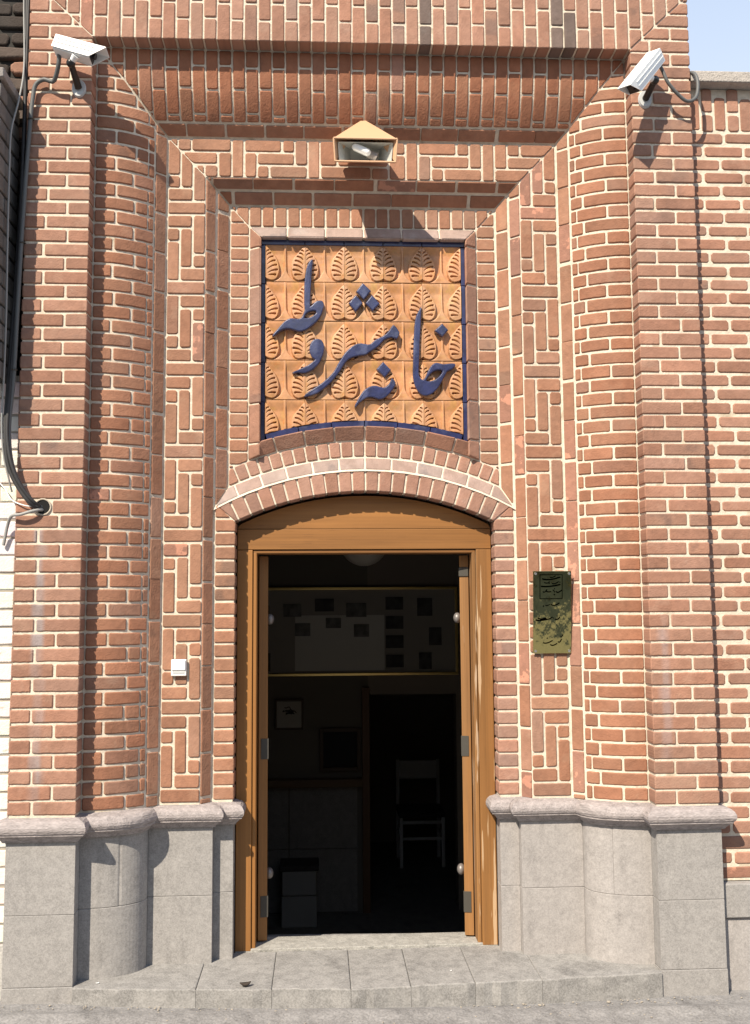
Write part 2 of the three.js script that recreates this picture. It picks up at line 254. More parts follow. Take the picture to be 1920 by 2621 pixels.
// --- pilasters
for (const leg of legs) {
  const part = group('pilaster', portal), map = legMap(SEG.pil, leg), L = SEG.pil.L;
  for (let n = 0; n < 59; n++) {
    const y0 = n * C + J, y1 = (n + 1) * C - J, joint = (n % 2 === (leg === 'L' ? 0 : 1) ? 0.100 : 0.198) + R(-0.008, 0.008), j2 = leg === 'R' ? L - (n % 2 ? 0.2 : 0.103) + R(-0.008, 0.008) : joint;
    const o = { base: 0.088, kind: 'brown', bloom: leg === 'R' ? 0.2 : 0.12, c: 0.005, jit: 0.0016 }, st = R(0.15, 0.75), wd = R(0.018, 0.034), cen = R(-0.008, 0.008);
    if (leg === 'L' && n < 19) { o.nv = 9; o.stain = (v) => [st * sstep(wd, wd * 0.5, Math.abs(v - 0.112 - cen - (n < 9 ? 0.01 : 0))), [0.34, 0.32, 0.33]]; }
    if (leg === 'R' && n > 2 && n < 13) { o.nv = 9; o.stain = (v) => [st * 0.7 * sstep(wd, wd * 0.4, Math.abs(v - 0.235 - cen)), [0.42, 0.37, 0.38]]; }
    if (leg === 'R' && n > 40 && n < 53) { o.nv = 9; o.stain = (v) => [st * 0.6 * sstep(0.06, 0.02, Math.abs(v - 0.1 - cen * 8)), [0.20, 0.12, 0.10]]; }
    if (leg === 'L' && n === 20) { // the brick behind the cable hole is cut away
      brick(part, map, y0, y1, 0, 0.075, { ...o, jit: 0.0005 }); brick(part, map, y0, y1, 0.165, L, o); continue; }
    brick(part, map, y0, y1, 0.0, j2 - J, o); brick(part, map, y0, y1, j2 + J, L, o);
  }
}
// --- band across the top, upright bricks
{
  const part = group('lintel_band', portal), map = legMap(SEG.pil, 'T'), L = SEG.pil.L, W = 2.602 / 40;
  for (let i = -27; i < 27; i++) {
    const u0 = i * W + 0.0042, u1 = (i + 1) * W - 0.0042, j = L - ((i & 1) ? 0.2 : 0.112) + R(-0.006, 0.006), drk = [4, 14, 15].includes(i) ? { tone: ((q) => [0.19 * q, 0.142 * q, 0.122 * q])(R(0.75, 1.2)), mat: M.brick } : {};
    brick(part, map, u0, u1, j + J, L, { along: 'v', base: 0.088, kind: 'brown', bloom: 0.35, jit: 0.0016, c: 0.005, ...drk });
    brick(part, map, u0, u1, 0, j - J, { along: 'v', base: 0.02, kind: 'brown', bloom: 0.3, jit: 0.0016, c: 0.005, ...([14, 4].includes(i) ? drk : {}) });
  }
}
// --- rounded columns and the rounded soffit above
for (const leg of legs) {
  const part = group('column', portal), map = legMap(curve, leg), L = curve.L, f = leg === 'L';
  for (let n = 0; n < 55; n++) {
    const y0 = n * C + J, y1 = (n + 1) * C - J, even = n % 2 === 0, o = { kind: 'red', nv: 4, jit: 0.0014, c: 0.005, bloom: 0.05 }, k = f ? (even ? 0.192 : 0.096) : (even ? 0.115 : 0.222), j = k + R(-0.008, 0.008);
    brick(part, map, y0, y1, J * 0.8, j - J, { ...o, nv: 3 });
    if (even === f && n % 4 !== 2) { brick(part, map, y0, y1, j + J, L - J, { ...o, nv: 5 }); } else { brick(part, map, y0, y1, j + J, L - 0.032 - J, { ...o, nv: 4 }); brick(part, map, y0, y1, L - 0.032 + J * 0.3, L - J * 0.5, { ...o, nv: 2, r: 0.004 }); }
  }
}
{
  const part = group('cornice', portal), map = legMap(curve, 'T'), L = curve.L, W = 2.602 / 40;
  for (let i = -20; i < 20; i++) {
    const u0 = i * W + 0.004, u1 = (i + 1) * W - 0.004, o = { along: 'v', kind: 'cove', nv: 3, c: 0.005, bloom: 0.08 };
    const js = (i & 1) ? [0.07, 0.262] : [0.158]; let v = J * 0.6; for (const j of [...js, L]) { const e = j === L ? L - J : j + R(-0.006, 0.006) - 0.004; brick(part, map, u0, u1, v, e, o); v = e + 0.008; }
  }
}
// --- splayed borders of long bricks: outer, middle and inner
function border(name, seg, leg, len, off, o, umin) {
  const part = group(name, portal), map = legMap(seg, leg, umin), lim = 3.4;
  const a = leg === 'T' ? -1.2 : 0, n = Math.ceil((leg === 'T' ? 2.4 : lim) / len) + 1;
  for (let i = -1; i < n; i++) { const u0 = a + off + i * len + R(-0.006, 0.006); brick(part, map, u0 + 0.0052, u0 + len - 0.0052, 0.0075, seg.L - 0.0075, { r: 0.004, c: 0.0035, jit: 0.0008, ...o }); }
}
const botS3 = (x) => CY + mix(1.537, 1.607, (0.737 - x) / 0.061) * Math.cos(Math.asin(x / mix(1.537, 1.607, (0.737 - x) / 0.061))) + GAP;
const botRing = (rad) => (x) => CY + Math.sqrt(rad * rad - x * x) + GAP;
border('outer_border', SEG.s1, 'L', 0.2, 0.05, { kind: 'warm' }); border('outer_border', SEG.s1, 'R', 0.2, 0.02, { kind: 'warm', wear: 0.3 }); border('outer_border', SEG.s1, 'T', 0.195, 0.12, { kind: 'red' });
border('middle_border', SEG.s2, 'L', 0.204, 0.02, { kind: 'warm' }); border('middle_border', SEG.s2, 'R', 0.204, 0.12, { kind: 'warm', wear: 0.4 }); border('middle_border', SEG.s2, 'T', 0.205, 0.03, { kind: 'red' });
border('inner_border', SEG.s3, 'L', 0.2, 0.1, { kind: 'warm' }, botS3); border('inner_border', SEG.s3, 'R', 0.2, 0.02, { kind: 'warm', wear: 0.35 }, botS3); border('inner_border', SEG.s3, 'T', 0.2, 0.14, { kind: 'red' });
// --- woven panels: pinwheel blocks of five units between full-width bricks
const BLOCK = [[0, 3, 0, 1], [0, 1, 1, 3], [1, 4, 1, 2], [1, 2, 2, 3], [2, 5, 2, 3], [3, 4, 0, 1], [4, 5, 0, 2]];
function block(part, map, u, U, flip, flipU, o) {
  const W = map.L / 3; for (const [a, b, c, d] of BLOCK) {
    let [c2, d2] = flip ? [3 - d, 3 - c] : [c, d], [a2, b2] = flipU ? [5 - b, 5 - a] : [a, b];
    brick(part, map, u + a2 * U + J, u + b2 * U - J, c2 * W + (c2 ? J : 0.004), d2 * W - (d2 < 3 ? J : 0.004), { along: b - a > d - c ? 'u' : 'v', jit: 0.0018, r: 0.008, ...o });
  }
}
for (const leg of legs) {
  const part = group('woven_panel', portal), map = legMap(SEG.pan, leg), P = 0.4083, U = P / 6, o = { kind: 'warm', wear: leg === 'R' ? 0.04 : 0.01 };
  for (let k = 0; k < 8; k++) { const y = k * P; brick(part, map, y + J, y + U - J, 0.004, map.L - 0.004, { ...o, along: 'v' }); block(part, map, y + U, U, k % 2 === (leg === 'L' ? 0 : 0), true, { ...o }); }
}
{
  const part = group('woven_panel', portal), map = legMap(SEG.pan, 'T'), o = { kind: 'warm' }, hw = 0.031;
  const c = [-0.632, -0.2525, 0.2435, 0.632];
  for (const x of c) brick(part, map, x - hw + J, x + hw - J, 0.004, map.L - 0.004, { ...o, along: 'v' });
  const spans = [[-0.977 - 0.02, -0.632 - hw], [-0.632 + hw, -0.2525 - hw], [-0.2525 + hw, 0.2435 - hw], [0.2435 + hw, 0.632 - hw], [0.632 + hw, 0.997]];
  spans.forEach(([a, b], i) => block(part, map, a, (b - a) / 5, i % 2 === 0, false, o));
}
// --- header courses: door sides, and round the tile sign
const botJamb = () => -0.005;
for (const leg of legs) {
  const part = group('header_course', portal), m0 = legMap(SEG.jamb, leg, botJamb), map = { ...m0, lim: (v) => [-0.005, SEG.jamb.at(v)[1] - GAP * 0.7] };
  for (let n = 0; n < 22; n++) brick(part, map, n * 0.0672 + J, (n + 1) * 0.0672 - J, 0.004, map.L, { along: 'v', base: 0.12, kind: leg === 'R' ? 'pale' : 'warm', c: 0.005, bloom: 0.15, wear: leg === 'R' ? 0.05 : 0.01 });
  const p2 = group('header_course', portal), mh = legMap(SEG.hb, leg, botRing(1.688));
  for (let n = 0; n < 22; n++) { const y = 1.55 + n * 0.0655; brick(p2, mh, y + J * 0.8, y + 0.0655 - J * 0.8, 0.004, mh.L - 0.003, { along: 'v', kind: 'warm', wear: 0.02 }); }
}
{
  const part = group('header_course', portal), map = legMap(SEG.hb, 'T'), W = 1.162 / 18;
  for (let i = -11; i < 11; i++) brick(part, map, i * W + J * 0.8, (i + 1) * W - J * 0.8, 0.003, map.L - 0.003, { along: 'v', kind: 'warm' });
}
// --- arch rings
{
  const thI = Math.asin(0.635 / RI), rings = [
    ['arch_ring', RI, 1.537, -0.295, -0.295, (r) => mix(thI, 0.4922, (r - RI) / (1.537 - RI)), 22, { along: 'v', base: 0.12, kind: 'pale', bloom: 0.1, c: 0.005 }],
    ['arch_moulding', 1.539, 1.607, -0.295, -0.345, (r) => mix(0.5003, 0.434, (r - 1.537) / 0.07), 12, { kind: 'grey', bloom: 0.5, r: 0.004, nv: 1 }],
    ['arch_ring', 1.609, 1.688, -0.345, -0.345, (r) => mix(0.434, 0.4123, (r - 1.607) / 0.081), 24, { along: 'v', kind: 'pale', bloom: 0.1, c: 0.004 }],
    ['sign_surround', 1.690, 1.757, -0.345, -0.305, (r) => mix(0.3514, 0.3, (r - 1.688) / 0.067), 8, { kind: 'brown', bloom: 0.1, base: 0.07, dir: 1, r: 0.004 }]];
  for (const [name, r0, r1, z0, z1, th, n, o] of rings) {
    const part = group(name, portal), map = ringMap(r0, r1, z0, z1, th), total = Math.max(th(r0), th(r1)) * map.Rm, W = 2 * total / n;
    for (let i = 0; i < n; i++) brick(part, map, -total + i * W + J * 0.8, -total + (i + 1) * W - J * 0.8, 0.003, map.L - (name === 'sign_surround' ? 0 : 0.003), o);
  }
  for (const leg of ['L', 'R', 'T']) { // raised moulding round the other three sides of the sign
    const part = group('sign_surround', portal), map = legMap(SEG.s4, leg, botRing(1.69)), len = leg === 'T' ? 1.162 / 6 : 0.2, a = leg === 'T' ? -0.581 : 1.52 + (leg === 'L' ? 0 : 0.02);
    for (let i = 0; i < 7; i++) brick(part, map, a + i * len + 0.004, a + (i + 1) * len - 0.004, 0.003, map.L, { kind: leg === 'T' ? 'grey' : 'brown', base: 0.07, dir: 1, r: 0.005, c: 0.006, bloom: leg === 'T' ? 0.6 : 0.15 });
  }
}
// --- mortar bed: one sheet swept along the same profile, 7 mm behind the brick faces, and the plate round the door
{
  const m = 0.007, off = (P) => P.map((p, i) => {
    const nrm = (a, b) => { const dx = b[0] - a[0], dz = b[2] - a[2], l = Math.hypot(dx, dz) || 1; return [dz / l, -dx / l]; };
    const n1 = i ? nrm(P[i - 1], p) : nrm(p, P[i + 1]), n2 = i + 1 < P.length ? nrm(p, P[i + 1]) : n1, k = -m / (1 + n1[0] * n2[0] + n1[1] * n2[1]), dx = (n1[0] + n2[0]) * k, dz = (n1[1] + n2[1]) * k; return [p[0] + dx, p[1] + dx, p[2] + dz];
  });
  const outer = off([[1.602, 3.92, -0.75], A[0], A[1], ...curve.P.filter((_, i) => i % 5 === 0), A[4], A[5], A[6], [0.73, 2.999, -0.30]]);
  const rows = [outer.map((p) => [-p[0], -0.03, p[2]]), outer.map((p) => [-p[0], p[1], p[2]]), outer.map((p) => [p[0], p[1], p[2]]), outer.map((p) => [p[0], -0.03, p[2]])];
  const inner = off([[0.745, 3.014, -0.287], A[7], A[8], A[9], [0.520, 2.772, -0.42]]);
  const bots = inner.map((p, i) => { const rad = [1.53, 1.607, 1.688, 1.757, 1.757][i], x = Math.min(p[0], rad), th = Math.asin(x / rad); return [rad, th]; });
  const r2 = [inner.map((p, i) => [-p[0], CY + bots[i][0] * Math.cos(bots[i][1]), p[2]]), inner.map((p) => [-p[0], p[1], p[2]]), inner.map((p) => [p[0], p[1], p[2]])];
  for (let k = 0; k <= 16; k++) r2.push(inner.map((p, i) => { const a = bots[i][1] * (1 - k / 8); return [bots[i][0] * Math.sin(a), CY + bots[i][0] * Math.cos(a), p[2]]; }));
  const s = new THREE.Shape(), hI = RI + m, a0 = Math.asin(0.642 / hI), a1 = Math.asin(0.745 / 1.545); s.moveTo(-0.75, -0.03); s.lineTo(-0.745, CY + 1.545 * Math.cos(a1));
  for (let k = 0; k <= 24; k++) { const a = mix(-a1, a1, k / 24); s.lineTo(1.545 * Math.sin(a), CY + 1.545 * Math.cos(a)); } s.lineTo(0.75, -0.03); s.lineTo(0.642, -0.03);
  for (let k = 0; k <= 24; k++) { const a = mix(a0, -a0, k / 24); s.lineTo(hI * Math.sin(a), CY + hI * Math.cos(a)); } s.lineTo(-0.642, -0.03);
  const plate = new THREE.ExtrudeGeometry(s, { depth: 0.29, bevelEnabled: false }); plate.translate(0, 0, -0.592);
  const g = mergeGeometries([quads(rows, false, 0.7), quads(r2, false, 0.7), boxUV(plate, 0.7)].map((q) => { const c = q.index ? q.toNonIndexed() : q; return c; }));
  mesh('mortar_bed', g, M.mortar, portal);
}
// --- plinth of grey stone blocks under a moulded cap
const colPlan = (x0, z0, x1, z1, n) => { const P = []; for (let i = 0; i <= n; i++) { const t = (i / n) * Math.PI / 2, e = 0.93; P.push([x0 + (x1 - x0) * Math.pow(Math.sin(t), e), z1 + (z0 - z1) * Math.pow(Math.max(0, Math.cos(t)), e)]); } return P; };
for (const sg of [-1, 1]) {
  const part = group('plinth', portal), mat = sg < 0 ? M.stone : M.stoneWarm, q = (P) => { const o = P.map(([x, z]) => [sg * x, z]); return sg > 0 ? o.reverse() : o; };
  const blk = (P, y0, y1, mt) => mesh('stone_block', extrudeY(q(P), y0, y1, 0.0028, 0.9), mt ?? mat, part);
  const rectP = (x0, x1, z) => [[x0, -0.5], [x0, z], [x1, z], [x1, -0.5]], g = 0.0005;
  for (const [y0, y1] of [[-0.42 + g, -0.104], [-0.74, -0.42 - g]]) {
    blk(rectP(1.602, 1.301 + 0.0, -0.0), y0 < -0.5 ? -0.722 + g : y0, y1, M.stone);
    const cp = colPlan(1.3, -0.08, 1.026, -0.244, 18), mid = y0 > -0.5 ? cp.findIndex((p) => p[0] < 1.135) : -1;
    if (mid > 0) { const xm = 1.13, zm = mix(cp[mid - 1][1], cp[mid][1], 0.6); blk([[1.3, -0.5], ...cp.slice(0, mid), [xm + g, zm], [xm + g, -0.5]], y0, y1); blk([[xm - g, -0.5], [xm - g, zm - 0.001], ...cp.slice(mid), [1.026, -0.5]], y0, y1); }
    else blk([[1.3, -0.5], ...cp, [1.026, -0.5]], y0, y1);
    blk(rectP(1.025, 0.729, -0.25), y0, y1); blk(rectP(0.728, 0.637, -0.30), y0 - 0.0, y1);
  }
  blk(rectP(1.604, 1.299, 0.003), -1.0, -0.722 - g, M.stone);
  // moulded cap, mitred round the plan
  const path = [[1.602, -0.14], [1.602, 0], [1.301, 0], [1.301, -0.075], ...colPlan(1.29, -0.078, 1.03, -0.225, 12), [1.025, -0.25], [0.728, -0.25], [0.728, -0.30], [0.637, -0.30], [0.637, -0.40]];
  const prof = [[-0.06, -0.003], [-0.012, -0.004], [0.012, -0.009], [0.034, -0.015], [0.047, -0.026], [0.054, -0.041], [0.054, -0.054], [0.049, -0.066], [0.043, -0.071], [0.043, -0.077], [0.036, -0.079], [0.028, -0.087], [0.017, -0.098], [0.012, -0.107], [-0.06, -0.107]];
  const offP = (d) => path.map((p, i) => {
    const nrm = (a, b) => { const dx = b[0] - a[0], dz = b[1] - a[1], l = Math.hypot(dx, dz) || 1; return [dz / l, -dx / l]; };
    const n1 = i ? nrm(path[i - 1], p) : nrm(p, path[i + 1]), n2 = i + 1 < path.length ? nrm(p, path[i + 1]) : n1, k = d / Math.max(0.35, 1 + n1[0] * n2[0] + n1[1] * n2[1]); return [p[0] + (n1[0] + n2[0]) * k, p[1] + (n1[1] + n2[1]) * k];
  });
  const lines = prof.map(([d, y]) => [offP(d), y]), n = path.length, cuts = [0, 3, n - 5, n - 3, n - 1];
  const capPart = group('plinth_cap', portal);
  for (let c = 0; c < 4; c++) {
    const a = cuts[c], b = cuts[c + 1], rows = []; for (let i = a; i <= b; i++) rows.push(lines.map(([L, y]) => { const w = i === a ? 0.0008 : i === b ? -0.0008 : 0; return [sg * (L[i][0] - (c ? w : 0)), y + R(-0.0008, 0.0008), L[i][1]]; }));
    const end = (row) => { const cen = row.reduce((s, p) => s.map((e, k) => e + p[k] / row.length), [0, 0, 0]); return [row, row.map(() => cen)]; };
    const geo = mergeGeometries([quads(rows, false, 0.5), quads(end(rows[0]), false, 0.5), quads(end(rows[rows.length - 1]), false, 0.5)]); mesh('cap_stone', geo, M.cap, capPart);
  }
}

// ---------------------------------------------------------------- ground, step
{
  const part = mesh('pavement', new THREE.BufferGeometry(), M.ground, null, 'worn grey concrete pavement in front of the stone step', 'pavement', { kind: 'structure' });
  const g = new THREE.PlaneGeometry(1, 1, 200, 120), p = g.attributes.position, uv = g.attributes.uv, hN = fbm(6, 5, 501);
  for (let i = 0; i < p.count; i++) {
    const s = p.getX(i) * 2, t = p.getY(i) + 0.5, x = Math.sign(s) * (Math.abs(s) < 0.5 ? Math.abs(s) * 4.4 : 2.2 + Math.pow((Math.abs(s) - 0.5) * 2, 3) * 900), z = -0.9 + (t < 0.75 ? t * 4 : 3 + Math.pow((t - 0.75) * 4, 3) * 900);
    const near = Math.max(0, 1 - Math.abs(z - 0.4) / 1.5), dz = z - 0.16;
    const y = -0.812 - 0.0158 * clamp(x, -3, 3) + (hN(x / 3 + 0.5, z / 3) - 0.5) * 0.016 * near + Math.exp(-Math.pow((dz - 0.05 * (hN(x, 0.3) - 0.5)) / 0.05, 2)) * 0.016 * (0.4 + hN(x * 0.7, z));
    p.setXYZ(i, x, y, z); uv.setXY(i, x / 1.3, z / 1.3);
  }
  const ix = g.index.array; for (let i = 0; i < ix.length; i += 3) { const q = ix[i]; ix[i] = ix[i + 1]; ix[i + 1] = q; } g.computeVertexNormals();
  part.geometry = g;
}
{
  const step = group('stone_step', null, 'low grey stone step of worn slabs below the open doorway', 'step', { kind: 'structure' });
  const front = (x) => { const X = [-1.31, -0.76, -0.1, 0.17, 0.45, 0.77, 1.31], Z = [0.02, 0.07, 0.118, 0.1, 0.088, 0.066, 0.02]; for (let i = 1; i < X.length; i++) if (x <= X[i]) return mix(Z[i - 1], Z[i], (x - X[i - 1]) / (X[i] - X[i - 1])); return 0.02; };
  const js = [-1.299, -0.762, -0.435, -0.095, 0.165, 0.447, 0.745, 1.299], wob = lattice(64, 5);
  for (let i = 0; i + 1 < js.length; i++) {
    const a = js[i] + 0.0007, b = js[i + 1] - 0.0007, P = [[a, -0.385]]; for (let k = 0; k <= 8; k++) { const x = mix(a, b, k / 8); P.push([x, front(x) + (wob(x * 0.6 + 0.5, 0.2) - 0.5) * 0.012]); } P.push([b, -0.385]);
    const g = extrudeY(P, -1.0, -0.722 + R(-0.0015, 0.0015), 0.005, 1.1); mesh('slab', g, M.step, step);
  }
  mesh('door_sill', rbox(-0.634, 0.634, -1.0, -0.708, -0.56, -0.386, 0.006, 0.8), std({ map: T.pave, color: lin(1.25, 1.25, 1.2), bumpMap: T.bump, bumpScale: 0.004 }), step);
  // crumbs of mortar, pebbles and a dry leaf
  const parts = [], r = rng(99), rr = (a, b) => a + (b - a) * r();
  for (let i = 0; i < 260; i++) { const g = new THREE.IcosahedronGeometry(rr(0.0012, 0.005) * (r() < 0.1 ? 1.7 : 1), 0), x = rr(-1.7, 1.7), z = front(clamp(x, -1.3, 1.3)) + Math.abs(rr(0, 0.3) * rr(0, 1)) + 0.01; g.scale(rr(0.7, 1.6), 0.6, rr(0.7, 1.4)); g.rotateY(rr(0, 6)); g.translate(x, -0.806 - 0.0158 * x, z); parts.push(g); }
  mesh('gravel', mergeGeometries(parts), std({ map: T.mortar, color: lin(0.55, 0.55, 0.56) }), null, 'loose crumbs of mortar and grit along the foot of the step', 'grit', { kind: 'stuff' });
  for (const [x, z, a, w] of [[-1.2, -0.03, 0.4, 0.014], [0.36, -0.06, 1.2, 0.01], [-0.9, 0.16, 0.8, 0.016]]) { const g = new THREE.BoxGeometry(w, 0.0012, w * 0.6, 4, 1, 2), q = g.attributes.position; for (let i = 0; i < q.count; i++) q.setY(i, q.getY(i) + Math.pow(q.getX(i) / w, 2) * 0.006); g.rotateY(a); g.translate(x, x < -0.8 && z > 0 ? -0.795 : -0.7195, z); mesh('paper_scrap', g, M.camWhite, null, x < -1 ? 'tiny white paper scrap on the step by the left column' : x > 0 ? 'tiny white paper scrap on the step before the threshold' : 'small white paper scrap on the pavement near the step', 'litter'); }
  const leaf = new THREE.SphereGeometry(1, 10, 6); leaf.scale(0.026, 0.007, 0.013); const lp = leaf.attributes.position; for (let i = 0; i < lp.count; i++) lp.setY(i, lp.getY(i) + Math.pow(lp.getX(i) / 0.026, 2) * 0.01 + rr(-0.001, 0.001)); leaf.computeVertexNormals(); leaf.rotateY(0.3); leaf.translate(-0.55, -0.712, 0.055);
  mesh('dry_leaf', leaf, std({ color: lin(0.05, 0.038, 0.03) }), null, 'dark curled dry leaf lying on the edge of the stone step', 'leaf');
}

// ---------------------------------------------------------------- the main wall behind the portal and the rooms inside
{
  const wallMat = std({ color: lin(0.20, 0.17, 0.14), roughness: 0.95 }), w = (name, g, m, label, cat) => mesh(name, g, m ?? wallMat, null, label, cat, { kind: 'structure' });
  const s = new THREE.Shape(); s.moveTo(-1.596, -1.0); s.lineTo(-1.596, 3.9); s.lineTo(1.596, 3.9); s.lineTo(1.596, -1.0); s.lineTo(0.634, -1.0); s.lineTo(0.634, 1.33);
  for (let k = 0; k <= 12; k++) { const a = mix(0.455, -0.455, k / 12); s.lineTo(1.443 * Math.sin(a), CY + 1.443 * Math.cos(a)); } s.lineTo(-0.634, -1.0);
  const g = new THREE.ExtrudeGeometry(s, { depth: 0.19, bevelEnabled: false }); g.translate(0, 0, -0.79); w('wall', boxUV(g), null, 'thick inner wall of the entrance around the doorway', 'wall');
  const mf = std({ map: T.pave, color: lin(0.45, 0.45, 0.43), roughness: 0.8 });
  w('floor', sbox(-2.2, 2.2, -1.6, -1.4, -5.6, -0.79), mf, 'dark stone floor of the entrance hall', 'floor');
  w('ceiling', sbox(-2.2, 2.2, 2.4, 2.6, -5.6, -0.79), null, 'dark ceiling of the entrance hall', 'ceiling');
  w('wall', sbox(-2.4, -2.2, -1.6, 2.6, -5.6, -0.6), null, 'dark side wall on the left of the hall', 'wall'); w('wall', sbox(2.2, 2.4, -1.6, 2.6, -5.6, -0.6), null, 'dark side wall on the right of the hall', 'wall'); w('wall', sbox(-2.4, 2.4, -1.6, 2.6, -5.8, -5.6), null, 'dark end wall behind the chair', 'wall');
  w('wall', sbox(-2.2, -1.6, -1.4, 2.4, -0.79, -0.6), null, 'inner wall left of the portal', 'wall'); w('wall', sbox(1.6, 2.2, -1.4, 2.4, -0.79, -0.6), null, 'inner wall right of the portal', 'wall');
  w('wall', sbox(-1.596, 1.596, -1.6, -1.004, -0.9, -0.4), null, 'footing under the threshold', 'wall');
  const part = group('partition_wall', null, 'dark partition wall inside the hall with a plain inner doorway', 'wall', { kind: 'structure' });
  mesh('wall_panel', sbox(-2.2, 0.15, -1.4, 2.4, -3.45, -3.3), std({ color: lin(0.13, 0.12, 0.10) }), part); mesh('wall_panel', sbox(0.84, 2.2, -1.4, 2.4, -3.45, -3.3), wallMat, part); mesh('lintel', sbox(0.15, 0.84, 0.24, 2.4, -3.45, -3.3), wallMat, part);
  mesh('door_trim', rbox(0.1, 0.158, -1.4, 0.3, -3.3, -3.255, 0.005), std({ color: lin(0.1, 0.05, 0.022), roughness: 0.6 }), part); mesh('ledge', rbox(-2.1, 0.1, -0.45, -0.39, -3.3, -3.2, 0.01), std({ color: lin(0.12, 0.08, 0.045) }), part);
  for (let i = 0; i < 4; i++) for (let j = 0; j < 2; j++) mesh('stone_panel', rbox(-2.05 + i * 0.53, -1.53 + i * 0.53, -1.39 + j * 0.47, -0.925 + j * 0.47, -3.3, -3.285, 0.004), std({ map: T.stone, color: lin(0.6, 0.6, 0.57) }), part);
}
function paperTex(fn, w, h) { const c = document.createElement('canvas'); c.width = w; c.height = h; fn(c.getContext('2d'), w, h); const t = new THREE.CanvasTexture(c); t.colorSpace = THREE.SRGBColorSpace; return t; }
{ // display board with photographs, on the partition wall
  const b = group('display_board', null, 'long brass-edged display board of old photographs on the dark inner wall', 'notice board');
  mesh('backing', sbox(-0.86, 0.84, 0.41, 1.06, -3.299, -3.275), std({ color: lin(0.26, 0.245, 0.22) }), b);
  const brass = std({ color: lin(0.75, 0.55, 0.2), metalness: 0.9, roughness: 0.3 });
  mesh('frame_rail', rbox(-0.88, 0.86, 1.058, 1.08, -3.299, -3.25, 0.004), brass, b); mesh('frame_rail', rbox(-0.88, 0.86, 0.39, 0.412, -3.299, -3.25, 0.004), brass, b); mesh('frame_rail', rbox(0.838, 0.86, 0.412, 1.058, -3.299, -3.25, 0.004), brass, b); mesh('frame_rail', rbox(-0.88, -0.858, 0.412, 1.058, -3.299, -3.25, 0.004), brass, b);
  mesh('paper_sheet', sbox(-0.42, 0.28, 0.43, 0.86, -3.275, -3.271), std({ color: lin(0.5, 0.5, 0.47) }), b);
  const dark = std({ map: T.rough, color: lin(0.10, 0.10, 0.10) }), mid = std({ map: T.rough, color: lin(0.25, 0.25, 0.24) });
  const spots = [[-0.68, 0.86, 0.12, 0.16, 0], [-0.72, 0.68, 0.1, 0.14, 0], [-0.66, 0.5, 0.1, 0.14, 0], [-0.44, 0.9, 0.14, 0.1, 1], [-0.19, 0.94, 0.15, 0.1, 0], [0.06, 0.9, 0.16, 0.11, 1], [0.36, 0.95, 0.14, 0.1, 0], [0.36, 0.8, 0.14, 0.1, 0], [0.36, 0.65, 0.14, 0.1, 0], [0.36, 0.5, 0.14, 0.1, 0], [0.6, 0.92, 0.12, 0.14, 0], [0.68, 0.69, 0.1, 0.14, 0], [0.6, 0.5, 0.1, 0.13, 0], [-0.36, 0.75, 0.12, 0.1, 1], [0.1, 0.74, 0.12, 0.1, 1], [-0.12, 0.8, 0.12, 0.08, 1]];
  for (const [x, y, w, h, k] of spots) mesh('photograph', sbox(x - w / 2, x + w / 2, y - h / 2, y + h / 2, -3.2695, -3.266), k ? mid : dark, b);
}
{
  const t = paperTex((c, w, h) => { c.fillStyle = '#a09d94'; c.fillRect(0, 0, w, h); c.strokeStyle = '#15130f'; c.lineCap = 'round'; const r = rng(3); for (let i = 0; i < 9; i++) { c.lineWidth = 3 + r() * 6; c.beginPath(); const x = 50 + r() * 60, y = 40 + r() * 60; c.moveTo(x, y); c.bezierCurveTo(x + r() * 60 - 20, y + 30 * r(), x + 40 * r(), y - 30 * r(), x + 40 + r() * 20, y + 20 * r()); c.stroke(); } }, 192, 192);
  const f = group('framed_notice', null, 'small white framed sheet with dark writing beside the doorway inside', 'framed print'); mesh('frame', rbox(-0.575, -0.355, -0.02, 0.215, -3.299, -3.27, 0.004), M.darkWood, f);
  const p = new THREE.PlaneGeometry(0.19, 0.2); p.translate(-0.465, 0.098, -3.268); mesh('print', p, std({ map: t }), f);
  const f2 = group('dark_picture', null, 'dark wooden picture frame hanging above the ledge inside', 'picture'); const x0 = -0.2, x1 = 0.06, y0 = -0.31, y1 = -0.04;
  mesh('backing', sbox(x0, x1, y0, y1, -3.299, -3.28), std({ color: lin(0.02, 0.02, 0.022), roughness: 1 }), f2); for (const [a, b, c, d] of [[x0, x1, y1, y1 + 0.03], [x0, x1, y0 - 0.03, y0], [x0 - 0.03, x0, y0 - 0.03, y1 + 0.03], [x1, x1 + 0.03, y0 - 0.03, y1 + 0.03]]) mesh('frame_rail', rbox(a, b, c, d, -3.299, -3.26, 0.004), M.darkWood, f2);
}
